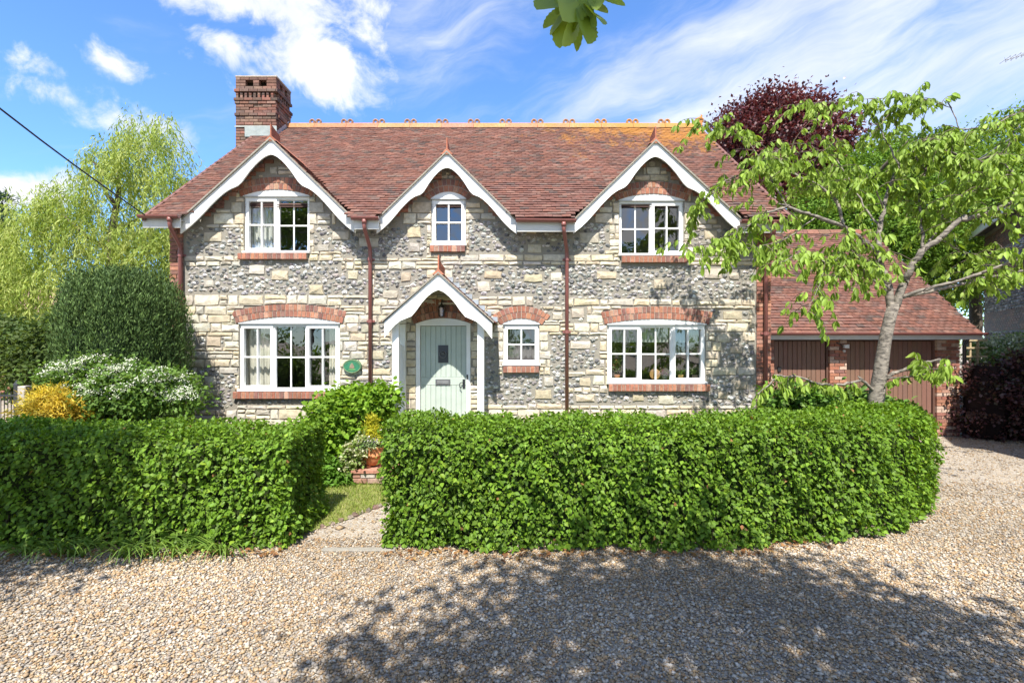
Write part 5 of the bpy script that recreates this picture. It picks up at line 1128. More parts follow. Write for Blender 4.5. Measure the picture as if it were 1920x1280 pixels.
vib = thing('viburnum_bush', 'loose shrub with flat white flower heads in front of the dark yew', 'shrub', (-6.0, -2.0, 0))
vb = []
for cx_, cy_, s_ in ((118, 705, 34), (155, 738, 44), (210, 735, 55), (270, 740, 55), (325, 730, 48), (350, 750, 30), (240, 705, 40), (180, 690, 34), (300, 715, 35)):
    c = P3(cx_, cy_, -2.15 + rr.uniform(-.15, .25)); vb.append((tuple(c), (s_ * .0058, s_ * .0056, s_ * .0052)))
VG = [(.10, .18, .03), (.13, .23, .04), (.08, .15, .025), (.16, .26, .06)]
crown('foliage', vib, vb, 12000, .058, VG, M['leaf_soft'], T_FOLD, .8, .22, 14, .1, .5, 41, .6)
fl = MB(); r_ = np.random.default_rng(43); cen = []; FP = []
for c, rd in vb:
    for i in range(15):
        d = r_.normal(size=3); d[1] = -abs(d[1]); d[2] = abs(d[2]) * .8; d /= np.linalg.norm(d); FP.append(np.array(c) + d * np.array(rd) * 1.12)
FP = np.array(FP); per = 34; off = r_.normal(size=(len(FP), per, 3)) * np.array([.045, .045, .016]); P_ = (FP[:, None] + off).reshape(-1, 3)
leaves('flower_heads', P_, r_.normal(size=(len(P_), 3)), np.tile([0, -.4, 1.], (len(P_), 1)) + r_.normal(size=(len(P_), 3)) * .3, .022, .9, cols(len(P_), [(.66, .68, .54), (.54, .60, .40), (.70, .70, .60)], .1), M['petal'], vib, T_SLIM)
sm = MB()
for c, rd in vb: sm.tube([(c[0] * .6 - 2.4, -1.95, 0), (c[0] * .9 - .55, c[1] + .05, c[2] * .5), (c[0], c[1], c[2])], [.025, .018, .008], 6)
sm.build('stem', M['twig'], vib)

gold = thing('golden_conifer', 'low golden yellow feathery conifer between the gate post and white flowering shrub', 'shrub', (-6.6, -2.1, 0))
gbl = []
for cx_, cy_, s_ in ((100, 758, 40), (78, 768, 32), (125, 772, 30), (100, 785, 42), (88, 745, 20)): gbl.append((tuple(P3(cx_, cy_, -2.35)), (s_ * .0050, s_ * .0050, s_ * .0050)))
crown('foliage', gold, gbl, 9000, .10, [(.58, .47, .06), (.64, .54, .10), (.50, .38, .05), (.56, .40, .05)], M['leaf_soft'], T_SLIM, .16, .16, 30, .1, .3, 45, .55)
MB().tube([(-6.3, -2.35, 0), (-6.3, -2.35, 1.0)], .04, 6).build('stem', M['twig'], gold)

hyd = thing('hydrangea_bush', 'bright leafy hydrangea bush on bare stems against the wall left of the porch', 'shrub', (-2.7, -1.0, 0))
hb = []
for cx_, cy_, s_ in ((640, 800, 50), (600, 800, 36), (675, 760, 40), (640, 760, 38), (700, 752, 32), (716, 740, 24), (612, 770, 22), (690, 795, 34), (660, 825, 36), (610, 830, 34), (724, 765, 18)): hb.append((tuple(P3(cx_, cy_, -1.0 + rr.uniform(-.2, .2))), (s_ * .0088, s_ * .0075, s_ * .0075)))
crown('foliage', hyd, hb, 8000, .082, [(.16, .29, .025), (.20, .34, .035), (.13, .24, .02), (.24, .37, .05)], M['leaf_soft'], T_BROAD, .95, .2, 8, .05, .6, 47, .55)
sm = MB()
for i in range(26):
    a = wx(rr.uniform(590, 700), -1.0); sm.tube([(a + rr.uniform(-.05, .05), -1.0 + rr.uniform(-.25, .25), 0), (a + rr.uniform(-.1, .1), -1.0 + rr.uniform(-.25, .25), rr.uniform(.7, 1.1))], .010, 5, (.3, .22, .14))
tag(sm.build('stem', M['wood'], hyd), kind='stuff')

# ---- plants and pot in the gap
ped = thing('brick_pedestal', 'low weathered brick pedestal at the end of the lawn under the terracotta pot', 'pedestal', (wx(700, -1.55), -1.4, 0))
pxa, pxb = wx(661, -1.75), wx(742, -1.75); zt_ = wz(892, -1.75)
for r2 in range(2):
    x = pxa - (.1 if r2 else 0)
    while x < pxb:
        p, q = max(x, pxa), min(x + .212, pxb); x += .222
        if q - p > .03: MB().bbox(p, q, -1.75 - random.uniform(0, .008), -1.5, .03 + r2 * .08, .1 + r2 * .08, .005, random.choice([(.36, .24, .19), (.46, .40, .35), (.33, .18, .13), (.50, .44, .40)])).build('brick', M['brick'], ped)
MB().box(pxa - .02, pxb, -1.77, -1.2, .182, .225, (.40, .19, .135)).build('slab', M['brick'], ped)
MB().box(pxa + .01, pxb - .01, -1.70, -1.2, 0, .181, (.35, .31, .27)).build('core', M['mortar'], ped)
pot = thing('terracotta_pot', 'round terracotta pot on pot feet on the brick pedestal', 'pot', (wx(700, -1.5), -1.5, .226)); pc = (wx(699, -1.5), -1.5, .226); TC = (.50, .20, .085)
MB().lathe([(.10, .03), (.125, .05), (.155, .12), (.165, .17), (.172, .172), (.172, .182), (.166, .185), (.172, .27), (.180, .29), (.180, .325), (.160, .325), (.15, .27)], pc, 24, TC).build('body', M['brick'], pot, True)
for a in (-1.9, 0.2, 2.3): MB().box(pc[0] + .10 * math.cos(a) - .025, pc[0] + .10 * math.cos(a) + .025, pc[1] + .10 * math.sin(a) - .03, pc[1] + .10 * math.sin(a) + .03, .226, .262, (.48, .19, .09)).build('foot', M['brick'], pot)
MB().lathe([(.15, .27), (.02, .285)], pc, 14, (.05, .035, .025)).build('compost', M['plain'], pot)
gc = thing('dwarf_conifer', 'small lime yellow cone shaped conifer planted in the terracotta pot', 'plant', (pc[0], -1.5, .5))
crown('foliage', gc, [((pc[0] - .02, -1.5, .62), (.13, .13, .12)), ((pc[0] - .02, -1.5, .78), (.10, .10, .14)), ((pc[0] + .0, -1.5, .92), (.06, .06, .12))], 2600, .045, [(.48, .46, .03), (.40, .42, .04), (.55, .50, .05)], M['leaf_soft'], T_SLIM, .3, .07, 20, -.4, .3, 51, .4)
pf = thing('bedding_flowers', 'small pale lilac flowers with grey green leaves round the conifer in the pot', 'plant', (pc[0], -1.5, .5))
crown('foliage', pf, [((pc[0] - .03, -1.55, .58), (.21, .18, .07))], 900, .04, [(.20, .26, .12), (.26, .32, .16), (.12, .20, .06)], M['leaf_soft'], T_BROAD, .7, .08, 10, .2, .4, 53, .4)
r_ = np.random.default_rng(54); P_ = np.array([pc[0] - .03, -1.56, .62]) + r_.normal(size=(260, 3)) * np.array([.11, .06, .03]); leaves('flowers', P_, r_.normal(size=(260, 3)), np.tile([0, -.6, .8], (260, 1)), .028, .9, cols(260, [(.6, .5, .66), (.7, .66, .7), (.45, .32, .5)], .1), M['petal'], pf, T_SLIM)
vr = thing('variegated_plant', 'cream and green variegated plant beside the terracotta pot', 'plant', (wx(668, -1.55), -1.55, 0))
crown('foliage', vr, [(tuple(P3(668, 850, -1.6)), (.17, .15, .2)), (tuple(P3(655, 878, -1.6)), (.12, .12, .14)), (tuple(P3(684, 828, -1.6)), (.12, .12, .1))], 1800, .05, [(.40, .42, .22), (.22, .30, .08), (.50, .50, .34), (.16, .24, .06)], M['leaf_soft'], T_BROAD, .8, .1, 12, .1, .5, 57, .4)
lw = thing('border_plants', 'low leafy border plants at the lawn edge beneath the hydrangea', 'plant', (wx(625, -1.6), -1.6, 0))
crown('foliage', lw, [(tuple(P3(628, 888, -1.6)), (.28, .2, .14)), (tuple(P3(600, 880, -1.6)), (.25, .2, .2)), (tuple(P3(640, 905, -1.75)), (.22, .15, .08))], 1500, .085, [(.12, .25, .03), (.15, .30, .05), (.09, .18, .02)], M['leaf_soft'], T_LONG, .45, .14, 8, .0, .6, 59, .4)
bs = thing('border_shrub', 'broad leaved shrub growing between the clipped hedge and cherry trunk', 'shrub', (4.4, -1.6, 0))
bb = []
for cx_, cy_, s_ in ((1470, 748, 34), (1530, 752, 36), (1590, 756, 32), (1500, 738, 20), (1650, 765, 24)): bb.append((tuple(P3(cx_, cy_, -1.75 + rr.uniform(-.2, .2))), (s_ * .0085, s_ * .008, s_ * .006)))
crown('foliage', bs, bb, 2600, .10, [(.10, .20, .03), (.13, .26, .035), (.16, .24, .06), (.08, .15, .025)], M['leaf'], T_LONG, .5, .18, 10, .1, .6, 61, .5)
sm = MB()
for c, rd in bb: sm.tube([(c[0], c[1] + .1, 0), (c[0], c[1], c[2])], .012, 5)
sm.build('stem', M['twig'], bs)
cl = thing('variegated_shrub', 'pale variegated shrub rising behind the dark purple hedge', 'shrub', (wx(1880, 2.6), 2.6, 0))
cb2 = [(tuple(P3(a, b_, 2.7)), (s_ * .0125, s_ * .011, s_ * .0105)) for a, b_, s_ in ((1850, 668, 34), (1890, 655, 36), (1920, 660, 40), (1960, 660, 45))]
crown('foliage', cl, cb2, 6500, .075, [(.36, .44, .24), (.55, .58, .45), (.22, .33, .12), (.62, .64, .54)], M['leaf_soft'], T_BROAD, .7, .22, 16, .1, .5, 63, .5)
MB().tube([(wx(1890, 2.7), 2.7, 0), (wx(1890, 2.7), 2.7, 1.8)], .05, 6).build('stem', M['twig'], cl)
SP = []
for i in range(7):
    px_, py_ = 45 + i * 62 + rr.uniform(-14, 14), 1040 - abs(i - 3) * 2; c = P3(px_, py_, 0); dd_ = H * F / (py_ - CY) ; x = (px_ - CX) / F * dd_; y = dd_ + CAMY - .06
    pl_ = tag(bpy.data.objects.new('strap_leaf_plant', None), ['clump of arching strap leaves at the far left foot of the shorter hedge', 'second clump of strap leaves from the left along the shorter hedge foot', 'third clump of strap leaves from the left along the shorter hedge foot', 'middle clump of strap leaves along the shorter hedge foot', 'third clump of strap leaves from the path along the shorter hedge foot', 'second clump of strap leaves from the path along the shorter hedge foot', 'clump of strap leaves at the shorter hedge foot nearest the path'][i], 'plant', 'strap leaved plants along the hedge foot'); COL.objects.link(pl_); pl_.location = (x, y, 0)
    m = MB()
    for q in range(26):
        a = rr.uniform(0, 6.28); l_ = rr.uniform(.34, .62); b0 = Vector((x + rr.uniform(-.08, .08), y + rr.uniform(-.05, .05), 0)); dr_ = Vector((math.cos(a), math.sin(a) - .5, 0)).normalized(); sd_ = Vector((-dr_.y, dr_.x, 0)); pv = []
        for k_ in range(5): t = k_ / 4; c_ = b0 + dr_ * l_ * .8 * t + Vector((0, 0, l_ * (1.15 * t - .95 * t * t))); wv = .011 * (1 - t * .85); pv += [c_ + sd_ * wv, c_ - sd_ * wv]
        m.add(pv, [(2 * k_, 2 * k_ + 1, 2 * k_ + 3, 2 * k_ + 2) for k_ in range(4)], pick([(.14, .23, .04), (.18, .28, .05), (.11, .19, .03)], .15))
    tag(m.build('leaves', M['leaf'], pl_), kind='stuff')

# ---- gate at far left
GTY = -1.2
gp_ = thing('gate_post', 'square weathered timber gate post at the far left behind the hedge', 'post', (wx(39, GTY), GTY, 0)); 
MB().bbox(wx(31.5, GTY), wx(46.5, GTY), GTY, GTY + .13, 0, wz(724, GTY), .012, (.40, .36, .31)).build('shaft', M['wood'], gp_)
gt = thing('iron_gate', 'black iron bar gate hung from the timber post at the far left', 'gate', (wx(10, GTY), GTY, 0)); ga, gbx = wx(-90, GTY), wx(28, GTY)
for z in (.25, wz(742, GTY)): MB().box(ga, gbx, GTY + .04, GTY + .065, z - .015, z + .015, (.03, .03, .032)).build('rail', M['iron'], gt)
k_ = int((gbx - ga) / .055)
for i in range(k_ + 1): x = ga + (gbx - ga) * i / k_; MB().tube([(x, GTY + .0525, .1), (x, GTY + .0525, wz(735, GTY))], .007, 5, (.03, .03, .032)).build('bar', M['iron'], gt)
MB().box(gbx - .06, gbx, GTY + .035, GTY + .07, .05, wz(722, GTY), (.03, .03, .032)).build('stile', M['iron'], gt)
MB().add([(gbx - .07, GTY + .03, wz(722, GTY)), (gbx + .01, GTY + .03, wz(722, GTY)), (gbx + .01, GTY + .08, wz(722, GTY)), (gbx - .07, GTY + .08, wz(722, GTY)), (gbx - .03, GTY + .055, wz(712, GTY))], [(0, 1, 4), (1, 2, 4), (2, 3, 4), (3, 0, 4)], (.03, .03, .032)).build('finial', M['iron'], gt)
rb = MB().box(wx(46, 2), wx(78, 2), 2, 2.1, 0, wz(756, 2), (.28, .05, .04)).box(wx(46, 2), wx(78, 2), 1.97, 2.13, wz(756, 2), wz(753, 2), (.42, .36, .3)); tag(rb.build('low_wall', M['brick']), 'low red brick wall right of the timber gate post', 'wall')

# ------------------------------------------------------------------ trees behind
def tree(name, label, base, blobs, n, size, base_c, mat, seed, group=None, tmpl=T_SLIM, ratio=.55, clump=.6, per=60, droop=.1, tr=(.25, .1), shell=.72, limbs=8, spread=2.2, top=None):
    t = thing(name, label, 'tree', base, group); crown('crown', t, blobs, n, size, base_c, mat, tmpl, ratio, clump, per, droop, .3, seed, shell)
    bz = top or max(b[0][2] for b in blobs); c = blobs[0][0]; trunk(t, base, (c[0], c[1], bz), tr[0], tr[1], None, limbs, spread, seed); return t
def bl(px, py, Y, rx, ry=None, dy=None): return (tuple(P3(px, py, Y)), (rx / F * (Y + 9), (dy or rx) / F * (Y + 9), (ry or rx) / F * (Y + 9)))
GRN1 = [(.12, .22, .025), (.15, .27, .035), (.095, .175, .02), (.18, .31, .05)]; DKG = [(.12, .20, .028), (.15, .25, .036), (.10, .165, .022), (.19, .30, .05)]
tree('copper_beech', 'round purple copper beech showing behind the right end of the cottage roof', (wx(1470, 13), 13, 0), [bl(1455, 290, 13, 110, 105), bl(1400, 260, 13, 62, 60), bl(1520, 260, 13, 60, 62), bl(1440, 400, 13, 120, 110), bl(1545, 330, 13, 40, 60), bl(1455, 225, 13, 62, 46)], 62000, .16, [(.095, .025, .026), (.125, .038, .036), (.065, .02, .022), (.15, .055, .05)], M['purple_leaf'], 71, clump=.75, per=50, ratio=.6, tr=(.3, .12))
tree('garden_tree', 'leafy green tree behind the garage roof left of the cherry limbs', (wx(1600, 9), 9, 0), [bl(1590, 450, 9, 105, 80), bl(1670, 430, 9.5, 120, 110), bl(1530, 490, 9, 70, 60), bl(1640, 340, 9.5, 90, 60), bl(1560, 385, 9, 60, 50)], 52000, .13, GRN1, M['leaf_soft'], 73, 'trees behind the garage', clump=.6, per=45)
tree('garden_tree', 'taller green tree behind the garage at the right edge', (wx(1830, 10), 10, 0), [bl(1830, 400, 10, 130, 120), bl(1890, 290, 10.5, 80, 75), bl(1760, 350, 10, 90, 90), bl(1930, 330, 10, 80, 120), bl(1760, 500, 9.5, 90, 70), bl(1850, 500, 11, 90, 80), bl(1700, 300, 11, 70, 50), bl(1690, 400, 11, 80, 70)], 80000, .13, DKG, M['leaf_soft'], 75, 'trees behind the garage', clump=.65, per=45)
wl = thing('willow_tree', 'pale yellow green weeping willow left of the cottage', 'tree', (wx(170, 8), 8, 0))
r_ = np.random.default_rng(81); WY = 8.0; heads = [(270, 250, 55), (210, 300, 60), (300, 330, 60), (120, 375, 55), (60, 400, 50), (170, 440, 80), (270, 440, 75), (320, 430, 50), (20, 480, 60), (100, 520, 80), (240, 540, 70), (330, 500, 40), (30, 600, 60), (-30, 540, 60), (-40, 430, 40)]
PS, DS, NS, CS = [], [], [], []
for hx_, hy_, hr in heads:
    for i in range(int(hr * 3.4)):
        a = r_.random() * 6.283; rd = math.sqrt(r_.random()); c = np.array(P3(hx_ + math.cos(a) * rd * hr, hy_ + r_.normal() * hr * .35 - hr * .1, WY + math.sin(a) * rd * hr / F * 17)); ln = (.5 + r_.random() * 1.3); n = int(ln * 21); t = np.linspace(0, 1, n)[:, None]; sway = r_.normal(size=3) * np.array([.25, .25, 0]) + np.array([0, 0, -1]); sway /= np.linalg.norm(sway)
        arch = np.array([math.cos(a), math.sin(a), 0]) * .35 * np.sin(t * 1.6); p = c + sway * ln * t + arch + r_.normal(size=(n, 3)) * .035; PS.append(p); DS.append(np.tile(sway, (n, 1)) + r_.normal(size=(n, 3)) * .45); NS.append(r_.normal(size=(n, 3)) + np.array([0, -.6, .3])); k = np.array([(.27, .35, .07), (.33, .40, .095), (.21, .29, .055), (.38, .43, .13)])[r_.integers(0, 4)]; CS.append(np.tile(k, (n, 1)) * (1 + r_.uniform(-.15, .15, (n, 1))))
leaves('crown', np.concatenate(PS), np.concatenate(DS), np.concatenate(NS), .17 * (.7 + .6 * r_.random(sum(map(len, PS)))), .2, np.concatenate(CS), M['leaf_soft'], wl, T_SLIM)
trunk(wl, (wx(170, 8), 8.0, 0), (wx(230, 8), 8.0, wz(300, 8)), .26, .05, None, 8, 1.3, 82, .25)
tree('dark_shrub', 'dark leafy bush under the willow beside the timber gate post', (wx(60, 2.6), 2.6, 0), [bl(70, 690, 2.6, 55, 60), bl(30, 660, 2.8, 50, 45), bl(110, 650, 2.6, 45, 60), bl(-20, 640, 3, 50, 50)], 15000, .10, [(.06, .10, .025), (.08, .125, .03), (.10, .14, .04)], M['leaf_soft'], 83, clump=.3, per=30, ratio=.6, limbs=4, spread=.4, tr=(.06, .03))
tree('spruce_tree', 'dark spruce top at the far left edge beyond the willow', (wx(5, 22), 22, 0), [bl(4, 380, 22, 9, 22), bl(2, 420, 22, 18, 26), bl(2, 470, 22, 26, 34), bl(0, 540, 22, 34, 50)], 12000, .30, [(.03, .06, .03), (.04, .08, .04)], M['needle'], 85, clump=.5, per=30, ratio=.25, droop=.4, limbs=0, tr=(.25, .05))
# a wooded bank closes the view low down on both sides
def wood(name, x0_, x1_, Y, h0, n, seed, c=DKG):
    r_ = np.random.default_rng(seed); b = []
    x = x0_
    while x < x1_: rd = r_.uniform(2.2, 4); b.append(((x, Y + r_.uniform(-2, 2), h0 * r_.uniform(.35, .55)), (rd, rd, h0 * r_.uniform(.45, .6)))); x += rd * 1.1
    o = crown(name, None, b, n, .34, c, M['leaf_soft'], T_SLIM, .6, 1.2, 50, .1, .3, seed, .6); return o
wood('woodland', -75, -14, 34, 8, 15000, 91); wood('woodland', 14, 75, 34, 9, 15000, 92); wood('woodland', -18, 18, 36, 5, 8000, 94)
wood('woodland', -60, -13, -34, 8.5, 13000, 93); wood('woodland', -13, 50, -34, 3.4, 13000, 95)          # the trees across the drive that the panes mirror

# ------------------------------------------------------------------ the big tree overhead: its shade dapples the drive, one spray hangs into view
ot = thing('overhanging_tree', 'serrated green leaf spray hanging into the top edge of the sky', 'tree', (3.4, -11.2, 0))
trunk(ot, (3.6, -12.2, 0), (2.6, -11.2, 7.0), .32, .14, None, 9, 3.0, 101, .4)
sx_, sy_ = math.tan(R(90 - SUN_EL)) * math.sin(R(SUN_AZ)), math.tan(R(90 - SUN_EL)) * math.cos(R(SUN_AZ))
def over(gx, gy, h): return (gx - sx_ * h, gy - sy_ * h, h)          # the point whose shadow falls at (gx, gy)
ob = []
for gx, gy, h, rx_, rz in ((.3, -5.1, 6.4, .95, .6), (1.1, -4.85, 6.6, .95, .6), (2.0, -4.8, 6.8, .95, .6), (2.75, -5.1, 6.4, .85, .55), (-.3, -5.8, 6.2, .95, .6), (.8, -5.9, 6.4, 1.1, .7), (1.9, -5.8, 7.0, 1.2, .7), (3.2, -5.7, 5.6, 1.0, .5), (4.2, -5.75, 5.2, .9, .45), (5.2, -5.9, 5.2, 1.0, .45), (-.7, -6.7, 6.0, .9, .6), (.6, -6.9, 6.2, 1.2, .7), (2.2, -6.8, 6.8, 1.3, .8), (3.8, -6.7, 5.4, 1.1, .5), (1.2, -7.9, 7.6, 1.6, .9), (3.2, -7.9, 5.8, 1.3, .6), (2.4, -8.6, 8.6, 2.0, 1.0)):
    ob.append((over(gx, gy, h), (rx_, rx_, rz)))
crown('crown', ot, ob, 20000, .15, [(.08, .16, .02), (.10, .2, .03)], M['leaf'], T_FOLD, .62, .62, 14, .1, .9, 103, .25)
o2 = thing('shade_tree', 'tree left of the drive whose shade falls across the shorter hedge', 'tree', (-8.5, -9, 0))
trunk(o2, (-8.6, -9.6, 0), (-7.6, -8.0, 6.4), .26, .1, None, 8, 2.2, 105, .4)
ob = [(over(gx, gy, h), (rx_, rx_, rz)) for gx, gy, h, rx_, rz in ((-4.9, -3.6, 5.2, .75, .5), (-4.5, -3.1, 5.4, .5, .4), (-5.6, -3.2, 5.6, 1.0, .6), (-4.6, -4.35, 5.0, .42, .3), (-5.3, -4.5, 5.2, .6, .4), (-6.4, -4.2, 5.8, 1.1, .7), (-6.2, -3.0, 6.0, 1.1, .7), (-7.6, -3.6, 6.2, 1.3, .8), (-4.0, -4.1, 5.0, .3, .25), (-8.6, -4.8, 6.4, 1.4, .8))]
crown('crown', o2, ob, 11500, .14, GRN1, M['leaf'], T_FOLD, .62, .45, 14, .1, .9, 107, .25)
# the spray
SYY = -9 + 1.75; q0 = P3(1083, -150, SYY); stem_pts = [Vector(over(1.0, -6.3, 6.2)), Vector((.75, -7.6, 4.6)), P3(1090, -190, SYY), P3(1086, -40, SYY), P3(1084, 14, SYY)]
MB().tube(stem_pts, [.03, .018, .009, .006, .004], 6).build('spray_stem', M['twig'], ot, True)
def big_leaf(px0, py0, px1, py1, y0, y1, wide, col, turn):
    a, b = P3(px0, py0, y0), P3(px1, py1, y1); d = b - a; L_ = d.length; d.normalize(); s = d.cross(Vector((turn, -1, 0))).normalized(); n_ = s.cross(d); k = 16; mid, lf, rt = [], [], []
    for i in range(k + 1):
        t = i / k; wv = wide * .8 * L_ * 2.05 * t ** .75 * (1 - t) ** .72 * (1 + (.07 if i % 2 else -.05)); c = a + d * L_ * t + n_ * (-.05 * L_ * t * t); mid.append(c); lf.append(c + s * wv + n_ * wv * .22); rt.append(c - s * wv + n_ * wv * .22)
    v = mid + lf + rt; f = []
    for i in range(k): f += [(i, i + 1, k + 2 + i, k + 1 + i), (i + 1, i, 2 * k + 2 + i, 2 * k + 3 + i)]
    MB().add(v, f, col).build('leaf', M['leaf'], ot, True)
LC = [(.25, .34, .05), (.29, .38, .065), (.21, .30, .04), (.32, .39, .08)]
for i, q in enumerate(((1082, 18, 1083, 95, .22, .3), (1075, 18, 1048, 83, .27, -.4), (1090, 18, 1107, 75, .26, .5), (1070, 14, 1030, 62, .2, -.9), (1068, 10, 1019, 50, .27, -.3), (1096, 14, 1135, 40, .3, .6), (1060, 4, 1008, 10, .32, -.2), (1100, 4, 1140, 22, .28, .2), (1112, -14, 1173, 8, .25, .3), (1084, 30, 1062, 82, .16, 1.2), (1098, 20, 1114, 46, .16, -1.2), (1050, -20, 1045, 28, .3, .2), (1120, -30, 1118, 14, .28, -.2), (1078, -20, 1062, 30, .3, .5), (1092, -20, 1108, 28, .3, -.4))):
    big_leaf(*q[:4], SYY + .03 * math.sin(i * 2.1), SYY - .12 + .10 * math.cos(i * 1.7), q[4], LC[i % 4], q[5])

# ------------------------------------------------------------------ lawn grass, edging stones, gravel
def in_poly(x, y, poly):
    c = np.zeros(len(x), bool); n = len(poly)
    for i in range(n):
        (xa, ya), (xb, yb) = poly[i], poly[(i + 1) % n]; m = ((ya > y) != (yb > y)) & (x < (xb - xa) * (y - ya) / (yb - ya + 1e-12) + xa); c ^= m
    return c
r_ = np.random.default_rng(111); n = 42000; gx, gy = r_.uniform(-3.6, .6, n), r_.uniform(-3.6, -.9, n); k = in_poly(gx, gy, LAWN) & ~in_poly(gx, gy, BED); gx, gy = gx[k], gy[k]; n = len(gx)
P_ = np.stack([gx, gy, np.full(n, .012)], 1); gr = leaves('grass', P_, r_.normal(size=(n, 3)) * .4 + np.array([0, 0, 1.]), r_.normal(size=(n, 3)), .045 * (.5 + r_.random(n)), .14, cols(n, [(.22, .29, .045), (.28, .33, .07), (.17, .25, .04), (.36, .35, .14)], .2), M['leaf_soft'], None, T_SLIM)
edge = part('path_edging', None) if False else thing('path_edging', 'row of small rough stones edging the lawn beside the gravel path', 'edging', (-1.8, -2.8, 0))
el_ = [(-2.25, -3.45), (-2.0, -3.16), (-1.75, -2.72), (-1.35, -2.32), (-.75, -2.05), (-.2, -1.85)]
for (xa, ya), (xb, yb) in zip(el_, el_[1:]):
    m_ = max(2, int(math.hypot(xb - xa, yb - ya) / .10))
    for i in range(m_):
        t = (i + .5) / m_; s_ = random.uniform(.030, .052); c = (xa + (xb - xa) * t + random.uniform(-.02, .02), ya + (yb - ya) * t + random.uniform(-.02, .02), .0)
        b = MB().lathe([(s_ * 1.0, 0), (s_ * 1.05, s_ * .45), (s_ * .7, s_ * .9), (s_ * .1, s_)], c, 7, pick([(.20, .165, .13), (.16, .135, .11), (.24, .20, .16), (.17, .115, .09)], .15))
        b.V = [(x + random.uniform(-.012, .012), y + random.uniform(-.012, .012), max(0, z + random.uniform(-.01, .01))) for x, y, z in b.V]; b.build('stone', M['stone'], edge)
kz_ = MB().bbox(-1.95, -1.2, -4.05, -3.98, 0, .022, .005, (.40, .36, .31)); tag(kz_.build('threshold_strip', M['grey_mortar']), 'thin flat stone strip lying across the mouth of the gravel path', 'kerb strip')
# pebbles
r_ = np.random.default_rng(121); xs_, ys_ = [], []
def scatter(n, d0, d1, xa, xb):
    d = np.sqrt(r_.random(n) * (d1 * d1 - d0 * d0) + d0 * d0); t = r_.uniform(-1.09, 1.09, n); x = t * d; k = (x > xa) & (x < xb); xs_.append(x[k]); ys_.append(d[k] + CAMY)
scatter(76000, 2.75, 5.3, -99, 99); scatter(15000, 5.3, 6.3, 2.0, 12); scatter(12000, 6.0, 7.4, 2.0, 12); scatter(26000, 5.2, 10.8, 2.0, 12); scatter(9000, 5.0, 7.4, -2.3, .2)
gx, gy = np.concatenate(xs_), np.concatenate(ys_)
k = ~in_poly(gx, gy, LAWN); k &= ~((gy > -2.9) & (gx < 5.0) & (gx > -.9)); gx, gy = gx[k], gy[k]; n = len(gx)
ico_v = np.array([(1, 0, 0), (.1, 1, .1), (-1, .1, 0), (-.1, -1, 0), (.15, .1, 1), (-.1, 0, -1)]) * 1.1      # angular flint chips
ico_f = np.array([(0, 1, 4), (1, 2, 4), (2, 3, 4), (3, 0, 4), (1, 0, 5), (2, 1, 5), (3, 2, 5), (0, 3, 5)])
sz_ = r_.gamma(7, .00118, n) + .003; sc = sz_[:, None] * r_.uniform(.6, 1.25, (n, 3)) * np.array([1.15, .95, .62]); an = r_.random(n) * 6.283; ti = r_.normal(size=n) * .35
Vp = ico_v[None] * sc[:, None, :] * (1 + r_.uniform(-.24, .24, (n, 6, 1)))
ct, st_ = np.cos(ti)[:, None], np.sin(ti)[:, None]; y2, z2 = Vp[..., 1] * ct - Vp[..., 2] * st_, Vp[..., 1] * st_ + Vp[..., 2] * ct; ca, sa = np.cos(an)[:, None], np.sin(an)[:, None]
Vp = np.stack([Vp[..., 0] * ca - y2 * sa + gx[:, None], Vp[..., 0] * sa + y2 * ca + gy[:, None], z2 + (sz_ * .35 + r_.random(n) * .006)[:, None]], -1).reshape(-1, 3)
PEB = .66 * np.array([1.08, 1.0, .90]) * np.array([(.46, .35, .23), (.55, .47, .36), (.40, .29, .18), (.62, .58, .52), (.36, .33, .30), (.50, .37, .22), (.27, .24, .22), (.66, .63, .58), (.44, .40, .35), (.46, .30, .17)])
PV = 1 + .10 * np.sin(gx * 1.9 + 1.3 * np.sin(gy * 1.1)) + .07 * np.sin(gy * 3.3 + gx * .8)
Cp = PV[:, None] * PEB[r_.choice(10, n, p=[.14, .16, .10, .13, .10, .12, .06, .07, .08, .04])] * (1 + r_.uniform(-.15, .15, (n, 1)))
tag(np_obj('gravel', Vp, (ico_f[None] + (np.arange(n) * 6)[:, None, None]).reshape(-1, 3), np.repeat(Cp, 6, 0), M['pebble'], None, False), kind='stuff')
n = 420; t_ = r_.random(n); lx_ = np.where(r_.random(n) < .6, r_.uniform(-1.3, 3.4, n), r_.uniform(-5.2, -2.3, n)); ly_ = np.where(lx_ > 2.6, -3.95 + (lx_ - 2.6) * .35, -4.06) - np.abs(r_.normal(size=n)) * .11
leaves('fallen_leaves', np.stack([lx_, ly_, np.full(n, .03) + r_.random(n) * .01], 1), r_.normal(size=(n, 3)) * np.array([1, 1, .15]), np.tile([0, 0, 1.], (n, 1)) + r_.normal(size=(n, 3)) * .25, .045 * (.5 + r_.random(n)), .7, cols(n, [(.26, .12, .05), (.32, .17, .07), (.18, .09, .05), (.38, .24, .10)], .2), M['leaf_soft'], None, T_BROAD)
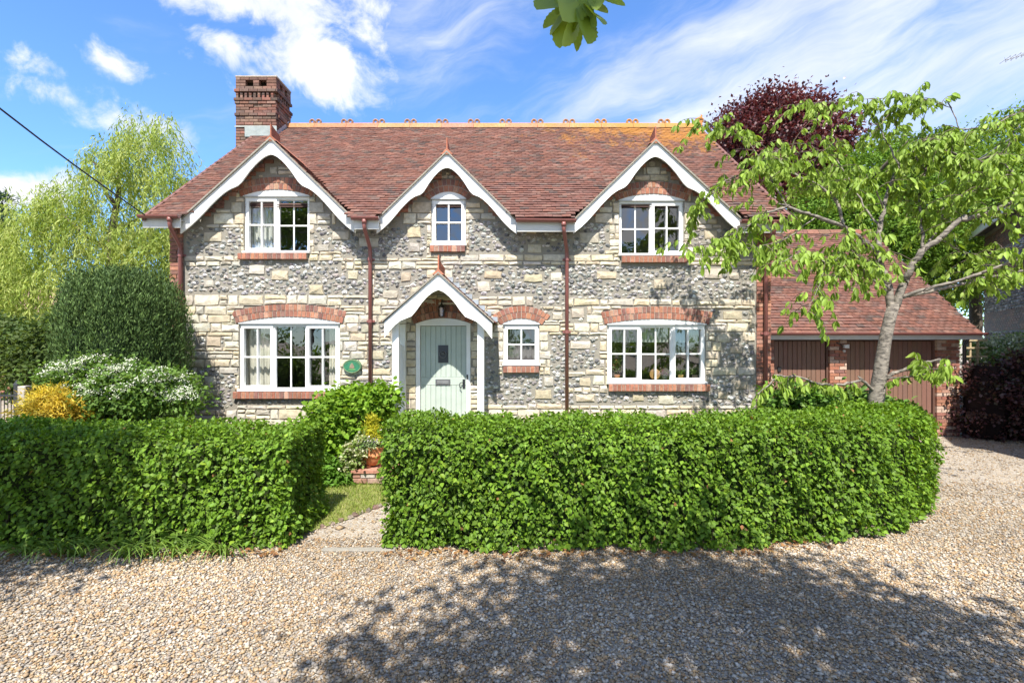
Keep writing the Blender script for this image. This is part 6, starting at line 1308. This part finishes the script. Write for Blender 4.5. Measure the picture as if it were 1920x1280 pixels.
# things on the kitchen sill
x0, x1, z0, z1 = win_rect('LR')
bd = MB(); cxb_, czb_ = wx(1228, .2), wz(701, .2)
bd.prism([(cxb_ + .10 * math.cos(2 * math.pi * i / 24), czb_ + .10 * math.sin(2 * math.pi * i / 24)) for i in range(24)], .19, .215, (.42, .23, .09)); tag(bd.build('round_board', M['wood']), 'round wooden board standing on the kitchen window sill', 'board')
tag(MB().box(x0 - .1, x1 + .1, .125, .34, z0 - .06, z0 + .052, (.6, .59, .56)).build('window_board', M['paint'], cottage), None)
for px_, lab, nl, cpot in ((1157, 'tall reddish houseplant in an orange pot at the left end of the kitchen sill', 70, (.42, .17, .07)), (1276, 'arching strap leaved houseplant in a tan pot on the kitchen sill', 26, (.40, .27, .10)), (1303, 'small leafy houseplant at the right end of the kitchen sill', 60, (.3, .24, .2)), (1247, 'small pink flowering plant beside the round board on the kitchen sill', 60, (.25, .24, .23))):
    x = wx(px_, .22); t = thing('houseplant', lab, 'houseplant', (x, .22, z0 + .053), 'plants on the kitchen sill'); MB().lathe([(.04, 0), (.055, .10), (.048, .10), (.045, .09)], (x, .22, z0 + .053), 14, cpot).build('pot', M['brick'], t, True)
    if nl == 26:
        m = MB()
        for q in range(11):
            a = q * .6; l_ = rr.uniform(.2, .3); dr_ = Vector((math.cos(a) * .9, math.sin(a) * .3, 0)); pv = []
            for k_ in range(6): tt = k_ / 5; c_ = Vector((x, .22, z0 + .15)) + dr_ * l_ * tt + Vector((0, 0, l_ * (1.5 * tt - 1.2 * tt * tt))); pv += [c_ + Vector((0, .004, .014 * (1 - tt * .8))), c_ - Vector((0, .004, .014 * (1 - tt * .8)))]
            m.add(pv, [(2 * k_, 2 * k_ + 1, 2 * k_ + 3, 2 * k_ + 2) for k_ in range(5)], (.22, .34, .10))
        m.build('foliage', M['leaf'], t)
    else:
        hgt = .30 if px_ == 1157 else .12; crown('foliage', t, [((x, .22, z0 + .16 + hgt * .5), (.07, .05, hgt * .5))], nl * 3, .035, [(.18, .26, .08), (.35, .14, .07) if px_ == 1157 else (.2, .3, .1), (.5, .25, .4) if px_ == 1247 else (.15, .2, .08)], M['leaf_soft'], T_BROAD, .7, .05, 6, 0, .4, px_, .3)
